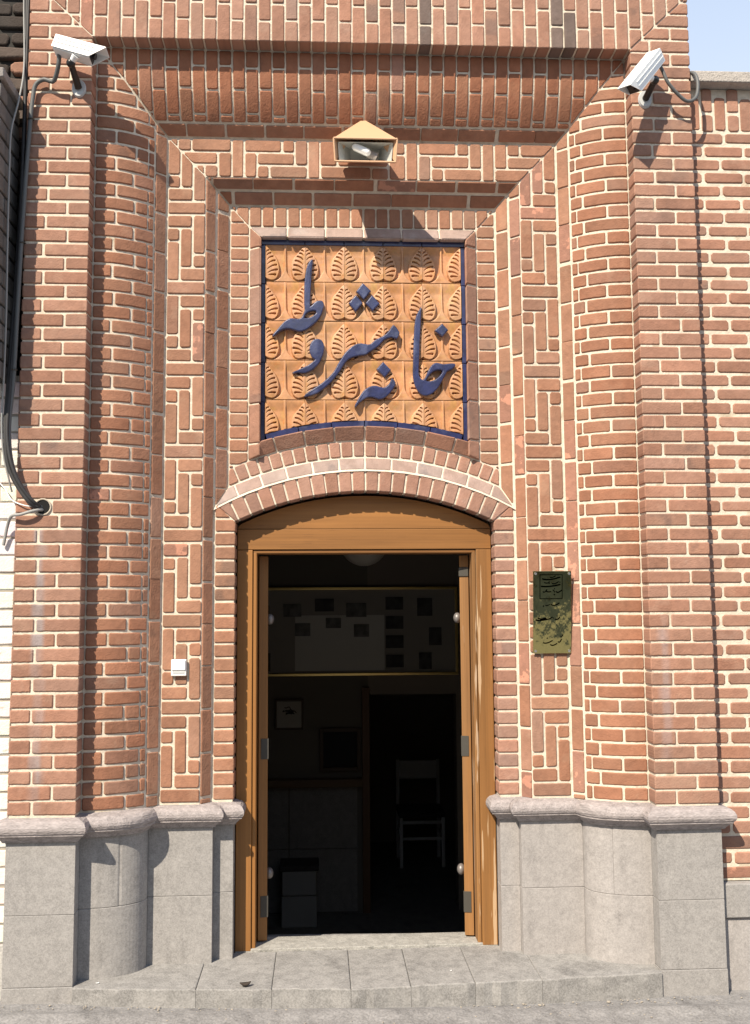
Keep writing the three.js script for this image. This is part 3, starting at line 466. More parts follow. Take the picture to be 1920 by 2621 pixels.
{ // chair seen through the inner doorway
  const c = group('wooden_chair', null, 'pale framed chair with dark seat standing beyond the inner doorway', 'chair'); c.position.set(0.69, -1.4, -4.75);
  const m = std({ color: lin(0.5, 0.5, 0.49), roughness: 0.5 }), d = std({ color: lin(0.03, 0.03, 0.03) });
  for (const sx of [-1, 1]) { mesh('leg', rbox(sx * 0.19 - 0.016, sx * 0.19 + 0.016, 0, 0.44, 0.17, 0.2, 0.008), m, c); mesh('leg', rbox(sx * 0.19 - 0.016, sx * 0.19 + 0.016, 0, 0.9, -0.2, -0.17, 0.008), m, c); }
  mesh('seat', rbox(-0.21, 0.21, 0.44, 0.49, -0.2, 0.21, 0.015), d, c); mesh('backrest', rbox(-0.175, 0.175, 0.72, 0.89, -0.2, -0.175, 0.01), m, c);
  mesh('stretcher', rbox(-0.174, 0.174, 0.38, 0.41, 0.17, 0.195, 0.006), m, c); mesh('stretcher', rbox(-0.174, 0.174, 0.24, 0.265, 0.17, 0.195, 0.006), m, c); mesh('stretcher', rbox(-0.2, -0.18, 0.25, 0.27, -0.17, 0.17, 0.005), m, c); mesh('stretcher', rbox(0.18, 0.2, 0.25, 0.27, -0.17, 0.17, 0.005), m, c);
}
{
  const b = group('storage_box', null, 'plain grey box with a raised lid on the hall floor below the ledge', 'box'); b.position.set(-0.38, -1.4, -3.06); const m = std({ color: lin(0.22, 0.22, 0.21) });
  mesh('body', rbox(-0.13, 0.13, 0, 0.22, -0.12, 0.12, 0.01), m, b); mesh('body', rbox(-0.125, 0.125, 0.225, 0.4, -0.115, 0.115, 0.01), m, b); mesh('lid', rbox(-0.145, 0.145, 0.402, 0.44, -0.13, 0.13, 0.01), M.dark, b);
}
{
  const l = group('globe_lamp', null, 'round white glass lamp hanging from the ceiling just inside', 'ceiling lamp'); l.position.set(0.075, 1.36, -2.2);
  mesh('globe', new THREE.SphereGeometry(0.165, 32, 20), std({ color: lin(0.4, 0.38, 0.34), roughness: 0.4 }), l); const st = new THREE.CylinderGeometry(0.008, 0.008, 0.88, 8); st.translate(0, 0.6, 0); mesh('stem', st, M.brushed, l); const ro = new THREE.CylinderGeometry(0.05, 0.06, 0.03, 20); ro.translate(0, 1.02, 0); mesh('ceiling_rose', ro, M.brushed, l);
}

// ---------------------------------------------------------------- double door, its frame and the open leaves
{
  const d = group('double_door', null, 'varnished wooden double door with both leaves open inward under an arched head', 'door');
  const uvV = (g) => { const p = g.attributes.position, uv = g.attributes.uv; for (let i = 0; i < p.count; i++) uv.setXY(i, (p.getX(i) + p.getZ(i)) / 0.45 + 0.13, (p.getY(i) + 0.9) / 2.3); return g; }, uvH = (g) => { const p = g.attributes.position, uv = g.attributes.uv; for (let i = 0; i < p.count; i++) uv.setXY(i, (p.getY(i) + p.getZ(i)) / 0.5, p.getX(i) / 1.5 + 0.5); return g; };
  const frame = group('door_frame', d);
  for (const sg of [-1, 1]) {
    const a = Math.min(sg * 0.557, sg * 0.633), b = Math.max(sg * 0.557, sg * 0.633); mesh('jamb', uvV(rbox(a, b, -0.72, 1.196, -0.55, -0.385, 0.004)), sg > 0 ? M.woodWorn : M.wood, frame);
    const e = Math.min(sg * 0.536, sg * 0.5565), f = Math.max(sg * 0.536, sg * 0.5565); mesh('bead', uvV(rbox(e, f, -0.715, 1.186, -0.5, -0.394, 0.006)), sg > 0 ? M.woodRaw : M.wood, frame);
  }
  mesh('rail', uvH(rbox(-0.633, 0.633, 1.198, 1.3, -0.55, -0.386, 0.003)), M.wood, frame); mesh('bead', uvH(rbox(-0.556, 0.556, 1.178, 1.1965, -0.5, -0.394, 0.006)), M.wood, frame);
  const s = new THREE.Shape(), RR = RI - 0.011; s.moveTo(-0.633, 1.302); s.lineTo(0.633, 1.302); const a0 = Math.asin(0.62 / RR); for (let k = 0; k <= 32; k++) { const a = mix(a0, -a0, k / 32); s.lineTo(RR * Math.sin(a), CY + RR * Math.cos(a)); }
  const hg = new THREE.ExtrudeGeometry(s, { depth: 0.16, bevelEnabled: false }); hg.translate(0, 0, -0.5455); mesh('arched_head', uvH(boxUV(hg)), M.wood, frame);
  for (const sg of [-1, 1]) {
    const leaf = group('door_leaf', d); leaf.position.set(sg * 0.53, 0, -0.47); leaf.rotation.y = sg * -0.17; // swung past square
    const X = (x0, x1) => sg > 0 ? [-x1, -x0] : [x0, x1], L = (x0, x1, y0, y1, z0, z1, r = 0.003) => { const [a, b] = X(x0, x1); return uvV(rbox(a, b, y0, y1, z0, z1, r)); }; // x = thickness from the hinge face towards the passage
    mesh('stile', L(0, 0.046, -0.7, 1.17, -0.09, 0), sg > 0 ? M.woodRaw : M.wood, leaf); mesh('stile', L(0, 0.046, -0.7, 1.17, -0.52, -0.43), M.wood, leaf);
    for (const [y0, y1] of [[-0.7, -0.5], [0.2, 0.3], [1.05, 1.17]]) mesh('rail', L(0.001, 0.045, y0, y1, -0.4295, -0.0905), M.wood, leaf);
    for (const [y0, y1] of [[-0.499, 0.199], [0.301, 1.049]]) mesh('panel', L(0.014, 0.032, y0, y1, -0.429, -0.091), M.wood, leaf);
    for (const y of [0.853, -0.397]) { const g = new THREE.SphereGeometry(0.027, 20, 14); g.scale(0.75, 1, 1); g.translate(sg > 0 ? -0.062 : 0.062, y, -0.055); mesh('knob', g, std({ color: lin(0.24, 0.22, 0.21), metalness: 0.4, roughness: 0.45 }), leaf); }
    for (const y of [0.215, -0.54]) mesh('hinge', L(0.012, 0.05, y - 0.05, y + 0.05, -0.012, 0.003, 0.001), M.brushed, leaf);
    if (sg > 0) { mesh('latch', L(0.0, 0.05, 1.062, 1.11, -0.02, 0.006, 0.004), M.brushed, leaf); }
  }
}

// ---------------------------------------------------------------- tile sign
{
  const sign = group('tile_sign', null, 'square terracotta tile sign with leaf relief and raised blue calligraphy above the door', 'sign');
  const W = 0.1988, H = 0.2025, X0 = -0.497, TOP = 2.756, Z = -0.349;
  const half = [[0, 0.190], [0.012, 0.179], [0.026, 0.164], [0.040, 0.146], [0.052, 0.130], [0.061, 0.112], [0.067, 0.092], [0.070, 0.068], [0.067, 0.045], [0.059, 0.023], [0.047, 0.011], [0.033, 0.007], [0.018, 0.010], [0.007, 0.014], [0, 0.019]];
  const poly = [...half, [-0.02, 0.03], [-0.02, 0.17]];
  const sdf = (x, y) => { let d = 1e9, inside = false; for (let i = 0, j = poly.length - 1; i < poly.length; j = i++) { const [ax, ay] = poly[j], [bx, by] = poly[i], ex = bx - ax, ey = by - ay, t = clamp(((x - ax) * ex + (y - ay) * ey) / (ex * ex + ey * ey), 0, 1); if (!(ax <= 0 && bx <= 0)) d = Math.min(d, Math.hypot(x - ax - t * ex, y - ay - t * ey)); if ((ay > y) !== (by > y) && x < (bx - ax) * (y - ay) / (by - ay) + ax) inside = !inside; } return inside ? -d : d; };
  const slots = [[0.048, 0.036, 0.018, 0.034], [0.057, 0.062, 0.014, 0.046], [0.053, 0.087, 0.012, 0.066], [0.046, 0.110, 0.011, 0.090], [0.036, 0.131, 0.010, 0.114], [0.025, 0.149, 0.008, 0.136], [0.016, 0.164, 0.006, 0.155]].map(([a, b, c, d], k) => { const P = []; for (let i = 0; i <= 8; i++) { const t = i / 8, mx = (a + c) / 2 - 0.004, my = mix(b, d, 0.25) + 0.002; P.push([(1 - t) * (1 - t) * a + 2 * t * (1 - t) * mx + t * t * c, (1 - t) * (1 - t) * b + 2 * t * (1 - t) * my + t * t * d, mix(0.0056, 0.0018, t) * (1 - k * 0.07)]); } return P; });
  const relief = (x, y) => {
    const lx = Math.min(x, W - x), s = sdf(lx, y), arc = lx < 0.0965 ? 0.086 - 0.083 * Math.sqrt(Math.max(0, 1 - Math.pow((lx - 0.03) / 0.0668, 2) * (lx > 0.03 ? 1 : 0))) : 9;
    const pk = Math.max(arc - y, lx - (0.0972 - 0.006 * Math.pow(1 - y / H, 2))), leaf = sstep(0.0012, -0.0018, s), pocket = sstep(0.001, -0.006, pk); let h = -0.012 * pocket * (1 - leaf) * (1 - 0.85 * sstep(H - 0.06, H - 0.004, y)) + 0.006 * leaf - 0.0016 * sstep(0.003, 0, y) - 0.0016 * sstep(0.003, 0, H - y);
    let sl = 0; if (s < 0) { for (const P of slots) for (const [px, py, w] of P) { const d = Math.hypot(lx - px, (y - py) * 1.15) - w; if (d < 0.0015) sl = Math.max(sl, sstep(0.0012, -0.0022, d)); } h -= 0.017 * sl; h += 0.0025 * sstep(0.004, 0.001, lx) - 0.0012 * sstep(0.0008, 0, lx); h += 0.003 * sstep(0, 0.03, -s); }
    return { h, leaf, pocket, sl };
  };
  const N = 110, geoFor = (col, arc) => {
    const P = [], uv = [], idx = [], x0 = X0 + col * W + 0.0006, w = W - 0.0012;
    for (let j = 0; j <= N; j++) for (let i = 0; i <= N; i++) {
      const lx = 0.0006 + (i / N) * w, X = X0 + col * W + lx; let ly; if (arc) { const yb = CY + Math.sqrt(1.793 * 1.793 - X * X) - (TOP - 5 * H); ly = mix(yb, H - 0.0006, j / N); } else ly = mix(0.0006, H - 0.0006, j / N);
      const edge = i === 0 || i === N || j === N || (j === 0); const q = relief(lx, ly); P.push(arc ? X : lx, arc ? ly + TOP - 5 * H : ly, q.h - (edge ? 0.0015 : 0)); uv.push(lx / W, ly / H);
    }
    for (let j = 0; j < N; j++) for (let i = 0; i < N; i++) { const a = j * (N + 1) + i, b = a + 1, c = a + N + 1, d = c + 1; idx.push(a, b, d, a, d, c); }
    const g = new THREE.BufferGeometry(); g.setAttribute('position', new THREE.Float32BufferAttribute(P, 3)); g.setAttribute('uv', new THREE.Float32BufferAttribute(uv, 2)); g.setIndex(idx); g.computeVertexNormals(); return g;
  };
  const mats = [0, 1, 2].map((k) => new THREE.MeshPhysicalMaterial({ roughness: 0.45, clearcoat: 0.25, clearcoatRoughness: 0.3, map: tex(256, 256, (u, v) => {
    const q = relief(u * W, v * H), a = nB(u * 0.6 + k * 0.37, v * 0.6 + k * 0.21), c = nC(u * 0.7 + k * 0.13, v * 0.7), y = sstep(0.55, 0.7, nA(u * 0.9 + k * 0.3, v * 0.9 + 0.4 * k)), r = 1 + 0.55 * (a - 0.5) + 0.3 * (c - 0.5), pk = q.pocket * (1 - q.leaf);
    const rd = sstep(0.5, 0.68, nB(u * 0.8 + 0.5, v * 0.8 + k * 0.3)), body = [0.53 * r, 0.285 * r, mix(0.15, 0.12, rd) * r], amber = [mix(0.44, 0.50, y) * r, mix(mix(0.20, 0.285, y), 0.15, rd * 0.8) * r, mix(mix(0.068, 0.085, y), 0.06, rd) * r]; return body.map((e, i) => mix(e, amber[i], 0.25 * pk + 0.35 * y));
  }) }));
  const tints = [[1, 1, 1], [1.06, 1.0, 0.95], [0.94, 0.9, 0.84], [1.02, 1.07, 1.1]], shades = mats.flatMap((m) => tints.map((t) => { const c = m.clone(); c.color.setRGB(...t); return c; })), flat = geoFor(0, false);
  for (let r = 0; r < 5; r++) for (let c = 0; c < 5; c++) {
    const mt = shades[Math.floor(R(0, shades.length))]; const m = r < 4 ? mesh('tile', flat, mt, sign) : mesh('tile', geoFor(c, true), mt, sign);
    if (r < 4) m.position.set(X0 + c * W, TOP - (r + 1) * H, Z + R(-0.001, 0.001)); else m.position.z = Z;
  }
  const blueTex = (s) => tex(256, 256, (u, v) => { const a = nB(u + s, v), b = nA(u, v + s), c = nC(u, v), k = 0.8 + 0.8 * (a - 0.5) + 0.25 * (c - 0.5), w = sstep(0.56, 0.75, b) * 0.06; return [0.022 * k + w * 0.6, 0.030 * k + w * 0.68, 0.112 * k + w * 0.9]; });
  const blue = new THREE.MeshPhysicalMaterial({ map: blueTex(0.1), roughness: 0.35, clearcoat: 0.6, clearcoatRoughness: 0.15 });
  const blueDull = new THREE.MeshPhysicalMaterial({ map: blueTex(0.4), roughness: 0.4, clearcoat: 1, clearcoatRoughness: 0.12, bumpMap: rep(T.bump, 0.5, 0.5), bumpScale: 0.0012 });
  // blue border tiles
  const bd = 0.004;
  for (const sg of [-1, 1]) for (let i = 0; i < 6; i++) { const y0 = Math.max(1.722, TOP - 0.012 - (i + 1) * H), y1 = Math.min(2.744, TOP - 0.012 - i * H); if (y1 > y0) mesh('border_tile', rbox(Math.min(sg * 0.4985, sg * 0.5195), Math.max(sg * 0.4985, sg * 0.5195), y0 + 0.001, y1 - 0.001, -0.38, Z + bd, 0.003, 0.3), blue, sign); }
  for (let i = 0; i < 5; i++) mesh('border_tile', rbox(i ? X0 + i * W + 0.001 : -0.5195, i < 4 ? X0 + (i + 1) * W - 0.001 : 0.5195, 2.7465, 2.772, -0.38, Z + bd, 0.003, 0.3), blue, sign);
  for (let i = 0; i < 6; i++) { const t0 = -0.281 + i * 0.562 / 6 + 0.0008, t1 = -0.281 + (i + 1) * 0.562 / 6 - 0.0008, s = new THREE.Shape(); for (let k = 0; k <= 8; k++) { const a = mix(t0, t1, k / 8), x = 1.792 * Math.sin(a), y = CY + 1.792 * Math.cos(a); k ? s.lineTo(x, y) : s.moveTo(x, y); } for (let k = 8; k >= 0; k--) { const a = mix(t0, t1, k / 8); s.lineTo(1.762 * Math.sin(a), CY + 1.762 * Math.cos(a)); } const g = new THREE.ExtrudeGeometry(s, { depth: 0.02, bevelEnabled: true, bevelSize: 0.002, bevelThickness: 0.002, bevelOffset: -0.002, bevelSegments: 1 }); g.translate(0, 0, Z + bd - 0.022); mesh('border_tile', boxUV(g, 0.3), blue, sign); }
  // raised calligraphy
  const letters = [
    { o: [[-0.262, 2.666], [-0.278, 2.651], [-0.290, 2.621], [-0.297, 2.579], [-0.301, 2.538], [-0.302, 2.490], [-0.302, 2.435], [-0.300, 2.404], [-0.306, 2.383], [-0.317, 2.362], [-0.336, 2.356], [-0.362, 2.359], [-0.384, 2.354], [-0.409, 2.334], [-0.435, 2.303], [-0.463, 2.267], [-0.457, 2.264], [-0.435, 2.283], [-0.419, 2.295], [-0.395, 2.304], [-0.372, 2.304], [-0.349, 2.296], [-0.322, 2.291], [-0.296, 2.299], [-0.269, 2.317], [-0.242, 2.341], [-0.221, 2.368], [-0.206, 2.405], [-0.202, 2.431], [-0.210, 2.449], [-0.234, 2.451], [-0.252, 2.439], [-0.271, 2.420], [-0.271, 2.456], [-0.268, 2.525], [-0.265, 2.576], [-0.260, 2.635], [-0.258, 2.660]], h: [[-0.294, 2.379], [-0.279, 2.392], [-0.259, 2.399], [-0.243, 2.396], [-0.243, 2.386], [-0.257, 2.373], [-0.279, 2.362], [-0.300, 2.361]] },
    { o: [[-0.236, 2.254], [-0.216, 2.248], [-0.204, 2.228], [-0.202, 2.197], [-0.211, 2.163], [-0.223, 2.136], [-0.246, 2.108], [-0.272, 2.088], [-0.302, 2.078], [-0.335, 2.079], [-0.359, 2.075], [-0.362, 2.080], [-0.339, 2.092], [-0.306, 2.107], [-0.282, 2.119], [-0.259, 2.137], [-0.248, 2.148], [-0.261, 2.157], [-0.271, 2.176], [-0.276, 2.200], [-0.269, 2.231], [-0.254, 2.249]] },
    { o: [[0.149, 2.330], [0.174, 2.299], [0.179, 2.286], [0.164, 2.256], [0.140, 2.265], [0.117, 2.259], [0.100, 2.251], [0.079, 2.226], [0.052, 2.204], [0.026, 2.188], [0.009, 2.175], [-0.022, 2.170], [-0.046, 2.164], [-0.073, 2.154], [-0.093, 2.136], [-0.106, 2.116], [-0.123, 2.089], [-0.143, 2.061], [-0.166, 2.034], [-0.200, 2.004], [-0.229, 1.980], [-0.263, 1.966], [-0.301, 1.957], [-0.302, 1.962], [-0.276, 1.986], [-0.236, 2.012], [-0.203, 2.037], [-0.170, 2.068], [-0.149, 2.095], [-0.133, 2.126], [-0.116, 2.153], [-0.099, 2.181], [-0.072, 2.208], [-0.045, 2.227], [-0.015, 2.233], [0.016, 2.227], [0.033, 2.231], [0.053, 2.249], [0.076, 2.261], [0.097, 2.273], [0.120, 2.292], [0.134, 2.313]] },
    { o: [[0.290, 2.427], [0.280, 2.409], [0.266, 2.382], [0.257, 2.347], [0.253, 2.300], [0.249, 2.235], [0.246, 2.146], [0.244, 2.064], [0.252, 2.023], [0.268, 1.989], [0.288, 1.970], [0.308, 1.966], [0.332, 1.972], [0.359, 1.993], [0.380, 2.020], [0.397, 2.051], [0.411, 2.077], [0.420, 2.093], [0.445, 2.103], [0.461, 2.125], [0.452, 2.132], [0.425, 2.131], [0.398, 2.128], [0.374, 2.134], [0.354, 2.133], [0.334, 2.115], [0.317, 2.085], [0.301, 2.052], [0.291, 2.048], [0.279, 2.061], [0.273, 2.081], [0.277, 2.146], [0.281, 2.235], [0.287, 2.335], [0.289, 2.375]], h: [[0.311, 2.042], [0.326, 2.066], [0.347, 2.090], [0.374, 2.099], [0.394, 2.094], [0.386, 2.076], [0.367, 2.056], [0.343, 2.043], [0.318, 2.039]] },
    { o: [[0.138, 2.055], [0.153, 2.039], [0.155, 2.019], [0.141, 1.995], [0.118, 1.968], [0.094, 1.951], [0.071, 1.947], [0.044, 1.956], [0.014, 1.956], [-0.006, 1.944], [-0.024, 1.930], [-0.046, 1.905], [-0.051, 1.908], [-0.040, 1.933], [-0.024, 1.962], [-0.006, 1.988], [0.014, 2.005], [0.038, 2.015], [0.061, 2.015], [0.088, 2.007], [0.105, 2.009], [0.125, 2.029]] },
  ];
  const dots = [[[0.094, 2.139], [0.134, 2.097], [0.103, 2.058], [0.060, 2.100]], [[0.396, 2.339], [0.427, 2.305], [0.397, 2.270], [0.355, 2.301]], [[-0.006, 2.546], [0.037, 2.504], [-0.001, 2.460], [-0.040, 2.500]], [[-0.041, 2.483], [-0.006, 2.440], [-0.043, 2.394], [-0.078, 2.440]], [[0.041, 2.484], [0.080, 2.439], [0.043, 2.399], [0.007, 2.440]]];
  const smooth = (P) => new THREE.CatmullRomCurve3(P.map(([x, y]) => V3(x, y, 0)), true, 'centripetal').getPoints(P.length * 2).slice(0, -1).map((p) => new THREE.Vector2(p.x, p.y));
  const ex = (s, depth, b) => { const g = new THREE.ExtrudeGeometry(s, { depth, bevelEnabled: true, bevelSize: b, bevelThickness: b * 0.9, bevelOffset: -b * 0.95, bevelSegments: 3 }); g.translate(0, 0, Z - 0.004); return boxUV(g, 0.25); };
  for (const L of letters) { const s = new THREE.Shape(smooth(L.o)); if (L.h) s.holes.push(new THREE.Path(smooth(L.h))); mesh('letter', ex(s, 0.024, 0.006), blueDull, sign); }
  for (const P of dots) { const s = new THREE.Shape(P.map(([x, y]) => new THREE.Vector2(x, y))); mesh('dot', ex(s, 0.022, 0.007), blueDull, sign); }
}

// ---------------------------------------------------------------- brass plaque, intercom, lamp
{
  const p = group('brass_plaque', null, 'upright polished brass plaque with engraved writing on the right-hand brick panel', 'plaque'); p.position.set(0.8955, 0.879, -0.211); p.rotation.x = 0.105;
  const t = paperTex((c, w, h) => {
    c.fillStyle = '#ffffff'; c.fillRect(0, 0, w, h); c.strokeStyle = '#16170c'; c.fillStyle = '#16170c'; c.lineCap = 'round'; c.lineWidth = 7; c.strokeRect(w * 0.18, h * 0.045, w * 0.58, h * 0.29);
    const sw = (x0, y0, x1, y1, dip, lw) => { c.lineWidth = lw * 1.25; c.beginPath(); c.moveTo(x0 * w, y0 * h); c.quadraticCurveTo((x0 * 0.65 + x1 * 0.35) * w, (y0 + dip) * h, x1 * w, y1 * h); c.stroke(); }, dot = (x, y, r) => { c.save(); c.translate(x * w, y * h); c.rotate(0.8); c.fillRect(-r, -r, 2 * r, 2 * r); c.restore(); };
    sw(0.25, 0.095, 0.7, 0.075, 0.025, 11); sw(0.45, 0.075, 0.58, 0.06, 0.01, 8); sw(0.22, 0.185, 0.7, 0.165, 0.012, 11); sw(0.3, 0.14, 0.42, 0.14, 0.012, 8); sw(0.5, 0.15, 0.66, 0.13, 0.014, 8); dot(0.42, 0.13, 5); dot(0.42, 0.15, 5); dot(0.7, 0.135, 5);
    sw(0.26, 0.25, 0.36, 0.225, 0.02, 8); sw(0.34, 0.24, 0.46, 0.25, 0.02, 9); sw(0.6, 0.25, 0.74, 0.235, 0.022, 9); sw(0.52, 0.23, 0.56, 0.255, 0, 8); dot(0.555, 0.285, 7); dot(0.56, 0.215, 5);
    sw(0.47, 0.405, 0.68, 0.39, 0.03, 9); dot(0.27, 0.425, 6); sw(0.33, 0.415, 0.43, 0.405, 0.012, 7);
    sw(0.08, 0.595, 0.36, 0.585, 0.012, 11); sw(0.13, 0.57, 0.33, 0.57, 0.022, 10); sw(0.31, 0.585, 0.5, 0.56, 0.012, 9); sw(0.58, 0.585, 0.7, 0.56, 0.018, 9); dot(0.63, 0.545, 5); dot(0.53, 0.57, 5);
    dot(0.37, 0.815, 6); sw(0.27, 0.87, 0.5, 0.845, 0.018, 9); sw(0.46, 0.895, 0.62, 0.88, 0.02, 9); sw(0.66, 0.86, 0.74, 0.83, 0.02, 9); sw(0.72, 0.79, 0.78, 0.77, 0.02, 7);
  }, 384, 768);
  const plate = new RoundedBoxGeometry(0.187, 0.398, 0.004, 2, 0.0015), uv = plate.attributes.uv, q = plate.attributes.position; for (let i = 0; i < q.count; i++) uv.setXY(i, q.getX(i) / 0.187 + 0.5, q.getY(i) / 0.398 + 0.5);
  mesh('plate', plate, std({ map: t, color: lin(0.52, 0.46, 0.19), metalness: 1, roughness: 0.07, bumpMap: tex(128, 128, (u, v) => nA(u * 0.7, v * 0.7) * 0.8 + nB(u * 0.4, v * 0.4) * 0.2, false), bumpScale: 0.0035 }), p);
  for (const [x, y] of [[-0.082, 0.187], [0.082, 0.187], [-0.082, -0.187], [0.082, -0.187]]) { const g = new THREE.CylinderGeometry(0.0062, 0.0075, 0.022, 16); g.rotateX(Math.PI / 2); g.translate(x, y, -0.003); mesh('screw', g, M.steel, p); }
}
{
  const p = group('intercom_panel', null, 'small white intercom box with a grey slot on the left-hand brick panel', 'intercom'); p.position.set(-0.892, 0.631, -0.243);
  const w = std({ color: lin(0.84, 0.84, 0.82), roughness: 0.4 }); mesh('housing', rbox(-0.036, 0.036, -0.039, 0.039, 0, 0.018, 0.004), w, p); mesh('cover', rbox(-0.032, 0.032, -0.012, 0.036, 0.0175, 0.024, 0.003), w, p); mesh('slot', rbox(-0.028, 0.028, -0.028, -0.018, 0.016, 0.0195, 0.001), M.camGrey, p);
}
{
  const l = group('floodlight', null, 'wedge-shaped terracotta floodlight hood with a glass bulb above the tile sign', 'outdoor lamp');
  const F = [[-0.149, 3.032, 0.0], [0.141, 3.032, 0.0], [0.149, 3.142, 0.012], [-0.156, 3.142, 0.012]], Ap = [-0.004, 3.348, -0.2], B = [[-0.125, 3.13, -0.215], [0.118, 3.13, -0.215]];
  const paint = std({ color: lin(0.60, 0.37, 0.22), roughness: 0.45 }), inside = std({ color: lin(0.62, 0.62, 0.58), roughness: 0.35, metalness: 0.2, side: THREE.DoubleSide });
  const sheet = (tris, t) => { // thin plate: both faces and their rim
    const P = []; const cen = [-0.003, 3.13, -0.11], inw = (p) => { const d = cen.map((e, i) => e - p[i]), L = Math.hypot(...d); return p.map((e, i) => e + d[i] / L * t); };
    for (const T3 of tris) { P.push(...T3.flat()); const I = T3.map(inw); P.push(...I[0], ...I[2], ...I[1]); for (let k = 0; k < 3; k++) { const a = T3[k], b = T3[(k + 1) % 3], c = I[k], d = I[(k + 1) % 3]; P.push(...a, ...c, ...b, ...b, ...c, ...d); } }
    const g = new THREE.BufferGeometry(); g.setAttribute('position', new THREE.Float32BufferAttribute(P, 3)); g.computeVertexNormals(); return boxUV(g, 0.3);
  };
  mesh('hood', sheet([[F[3], F[2], Ap], [F[0], F[3], Ap], [F[0], Ap, B[0]], [F[2], F[1], Ap], [F[1], B[1], Ap], [F[0], F[1], B[1]], [F[0], B[1], B[0]], [B[0], B[1], Ap]], 0.004), paint, l);
  const rim = []; const bar = (a, b, r) => { const c = new THREE.CylinderGeometry(r, r, Math.hypot(...b.map((e, i) => e - a[i])), 4), d = V3(...b).sub(V3(...a)).normalize(); c.rotateY(Math.PI / 4); c.applyQuaternion(new THREE.Quaternion().setFromUnitVectors(V3(0, 1, 0), d)); c.translate((a[0] + b[0]) / 2, (a[1] + b[1]) / 2, (a[2] + b[2]) / 2); rim.push(c); };
  for (let i = 0; i < 4; i++) bar(F[i], F[(i + 1) % 4], 0.0055); mesh('rim', mergeGeometries(rim), paint, l);
  const rp = [[[-0.130, 3.042, -0.012], [0.122, 3.042, -0.012], [0.130, 3.132, -0.006], [-0.136, 3.132, -0.006]], [[-0.07, 3.09, -0.12], [0.065, 3.09, -0.12], [0.068, 3.15, -0.12], [-0.073, 3.15, -0.12]]];
  const P = []; for (let k = 0; k < 4; k++) { const a = rp[0][k], b = rp[0][(k + 1) % 4], c = rp[1][k], d = rp[1][(k + 1) % 4]; P.push(...a, ...b, ...d, ...a, ...d, ...c); } P.push(...rp[1][0], ...rp[1][1], ...rp[1][2], ...rp[1][0], ...rp[1][2], ...rp[1][3]);
  const g = new THREE.BufferGeometry(); g.setAttribute('position', new THREE.Float32BufferAttribute(P, 3)); g.computeVertexNormals(); mesh('reflector', boxUV(g, 0.3), inside, l);
  const bulb = new THREE.CapsuleGeometry(0.019, 0.06, 8, 18); bulb.rotateZ(1.15); bulb.translate(-0.022, 3.108, -0.035); mesh('bulb', bulb, new THREE.MeshPhysicalMaterial({ color: lin(0.9, 0.92, 0.92), roughness: 0.08, clearcoat: 1 }), l);
  const sk = new THREE.CylinderGeometry(0.021, 0.024, 0.045, 20); sk.rotateZ(1.15); sk.translate(0.034, 3.088, -0.06); mesh('socket', sk, std({ color: lin(0.32, 0.28, 0.25), roughness: 0.5 }), l);
  mesh('bracket', rbox(-0.03, 0.03, 3.16, 3.25, -0.25, -0.2, 0.004, 0.3), paint, l);
}

